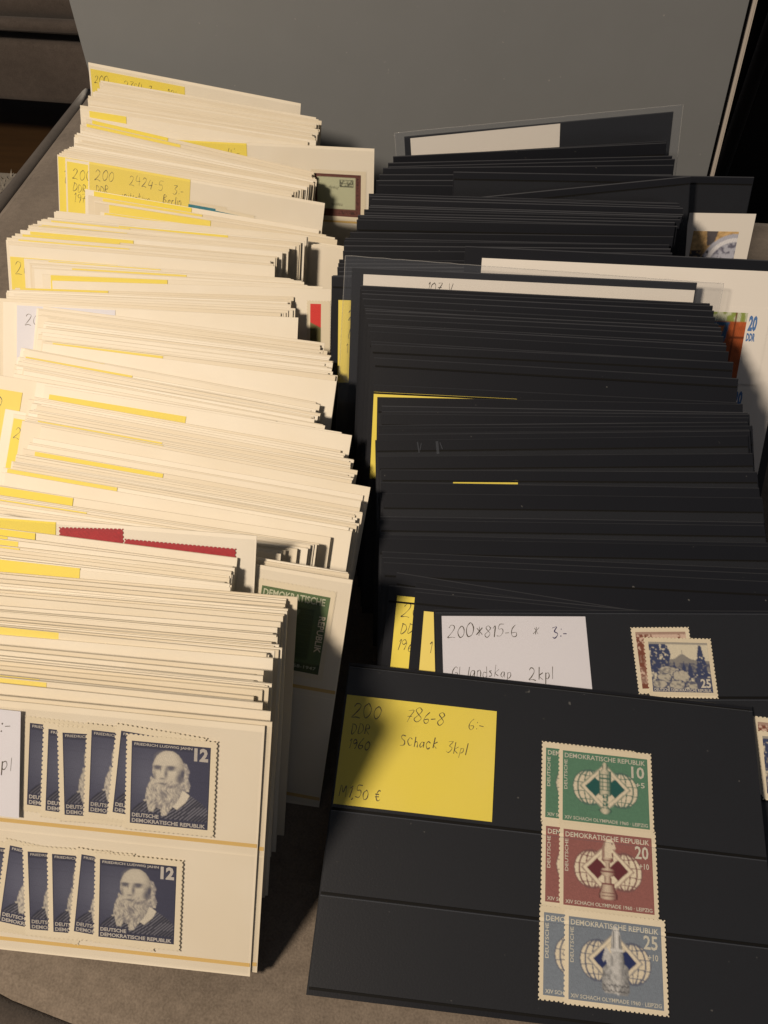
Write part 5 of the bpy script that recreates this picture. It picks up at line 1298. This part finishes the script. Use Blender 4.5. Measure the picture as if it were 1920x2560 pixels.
def brown_fn(X, Y):
    b = np.array((.135, .045, .035)); p = np.array((.52, .55, .38))
    C = np.empty(X.shape + (3,))
    C[:] = b * (0.85 + .3 * vnoise(X, Y, 2, 5))[..., None]
    put(C, (X > 1.4) & (X < 24.6) & (Y > 1.8) & (Y < 19.6), p)
    wr_ = np.abs(Y - 7.2 - .55 * np.sin(X * 5.2) - .1 * X + 0.8) < .28
    put(C, wr_ & (X > 9) & (X < 14.4), p * .12)
    put(C, (np.abs(Y - 17.0 - .5 * np.sin(X * 4.7)) < .26) & (X > 10) & (X < 17), p * .15)
    fr = (X > 15.2) & (X < 23.6) & (Y > 2.9) & (Y < 6.9)
    inn = (X > 15.6) & (X < 23.2) & (Y > 3.3) & (Y < 6.5)
    put(C, fr & ~inn, p * .15)
    put(C, inn & (np.abs(Y - 4.9) < .13), p * .2)
    put(C, inn & (vnoise(X, Y, 2.4, 6) > .56), p * .22)
    put(C, (X > 25.4) & (X < 26.6) & (vnoise(X, Y, 1.9, 12) > .55), b * .35)
    put(C, (Y > 20.6) & (Y < 22.4) & (X > 14) & (X < 25) & (vnoise(X, Y, 1.6, 13) > .55), b * .35)
    return C
BW = Design(33.6, 28.6, 2.4, 2.2, print_mesh('brown_print', 28.0, 23.8, 90, brown_fn))
BW.place(wr['brown'][0], 106.3, 14.8, 0.10, 0.0, 'brown framed stamp with a pale green field at the upper cream row')

def flat_fn(col):
    col = np.array(col)
    return lambda X, Y: col * (0.85 + .3 * vnoise(X, Y, 1.3, 5))[..., None]
TL_ = Design(23.6, 30, 0.3, 2.0, print_mesh('teal_print', 23.0, 26, 30, flat_fn((.035, .20, .27))))
TL_.place(wr['teal'][0], 61.6, 13.6, 0.10, 0.0, 'left one of the two teal stamps peeking out below the 2424-5 note')
TL_.place(wr['teal'][0], 78.5, 14.6, 0.22, -2.0, 'right one of the two teal stamps peeking out below the 2424-5 note')
def red_fn(X, Y):
    C = np.empty(X.shape + (3,))
    C[:] = (.62, .045, .04)
    put(C, Y > 9 + X * .5, (.16, .15, .06))
    return C
RD = Design(12.0, 30, 1.8, 1.6, print_mesh('red_print', 5.4, 24, 24, red_fn))
RD.place(wr['red_edge'][0], 131.6, 7.5, 0.10, 0.3, 'narrow red and olive stamp at the right end of a cream card')
paper_mat('crimson_ink', (.42, .025, .035), (.36, .02, .03), 0.6, 0.3)
CR = Design(24.0, 30, 1.2, 1.2, print_mesh('crimson_print', 21.6, 26, 24, flat_fn((.42, .025, .035))), None, 'crimson_ink')
CR2 = Design(41.0, 30, 1.2, 1.2, print_mesh('crimson_print', 38.6, 26, 40, flat_fn((.40, .023, .033))), None, 'crimson_ink')
CR.place(wr['crimson'][0], 70.5, 3.6, 0.10, 3.0, 'left crimson stamp peeking over the short cream bundle')
CR2.place(wr['crimson'][0], 95.0, 6.0, 0.22, -0.6, 'right and wider crimson stamp peeking over the short cream bundle')

# white-bordered picture block, and the large cover with its colourful stamps
def block_fn(X, Y):
    x, y = X / 24.5, Y / 22.0
    t = vnoise(x, y, 14, 3) * .6 + vnoise(x, y, 30, 4) * .4
    C = np.empty(X.shape + (3,))
    C[:] = (.62, .42, .20)
    C *= (.5 + .9 * t)[..., None]
    put(C, inpoly(x, y, [(.3, 0), (.55, 0), (.5, .3), (.35, .35)]), (.10, .09, .10))
    e = ell(x, y, 1.0, .85, .75, .8)
    put(C, e < 1, np.array((.46, .48, .58)))
    put(C, (e < 1) & (np.abs(e - .82) < .06), (.75, .76, .82))
    put(C, (e < .75) * ss(.45, .7, t), (.14, .14, .20))
    put(C, (y > .45) * (x < .4) * ss(.4, .6, t), (.05, .05, .06))
    return C
rs = BROW['right_shift'][0]
blk = obj('picture_block', sheet('picture_block', 35.6, 60, 0.15, 'cover_paper'), mw=rs.matrix_world @ T(127.4, 18.2, 0.25), label='white-bordered picture block at the upper right of the black row', cat='stamp block')
obj('printed_picture', print_mesh('block_print', 24.5, 22.0, 70, block_fn), blk, T(3.8, 9.2, 0.20))
cv = BROW['cover'][0]
cover = obj('large_cover', sheet('large_cover', 146, 102, 0.2, 'cover_paper'), mw=cv.matrix_world @ T(8.0, 4.9, 0.25), label='large white cover behind the middle clear sleeve at the right edge', cat='cover')
V, F = box(0, 0.146, -0.113, -0.102, 0.0001, 0.0004)
obj('teal_border', mesh('teal_border', V, F, 'teal_film'), cover)
def tram_fn(X, Y):
    x, y = X / 26.0, Y / 32.0
    t = vnoise(x, y, 8, 7) * .6 + vnoise(x, y, 18, 8) * .4
    C = np.empty(X.shape + (3,))
    C[:] = np.array((.46, .11, .035))
    C *= (.6 + .8 * t)[..., None]
    put(C, y < .13, np.array((.62, .66, .50)))
    put(C, (y < .13) & (vnoise(x, y, 12, 9) > .55), (.30, .38, .10))
    put(C, inpoly(x, y, [(.25, .14), (.70, .14), (.66, .42), (.45, .50), (.32, .36)]), (.06, .15, .30))
    put(C, inpoly(x, y, [(.42, .20), (.62, .19), (.58, .33), (.46, .34)]), (.60, .22, .06))
    put(C, (t > .62) & (x < .3), (.05, .02, .02))
    put(C, (np.abs(x - .80) < .012) | (np.abs(y - .36) < .012) & (x > .74), (.16, .04, .015))
    return C
TR_ = Design(39.0, 37.0, 2.4, 2.5, print_mesh('colour_print', 26.0, 32.0, 72, tram_fn),
             lettering('lettering', [('20', 27.0, 1.0, 31.0, 8.4, .05), ('DDR', 27.0, 9.2, 31.2, 13.0, .05)], (0.09, 0.20, 0.46)), 'cover_paper')
TR_.place(cv, 108.6, 24.0, 0.52, 0.2, 'upper colourful 20 DDR stamp at the right edge of the black row')
TR_.place(cv, 108.2, 59.5, 0.52, 0.0, 'lower colourful 20 DDR stamp in the shade at the right edge')
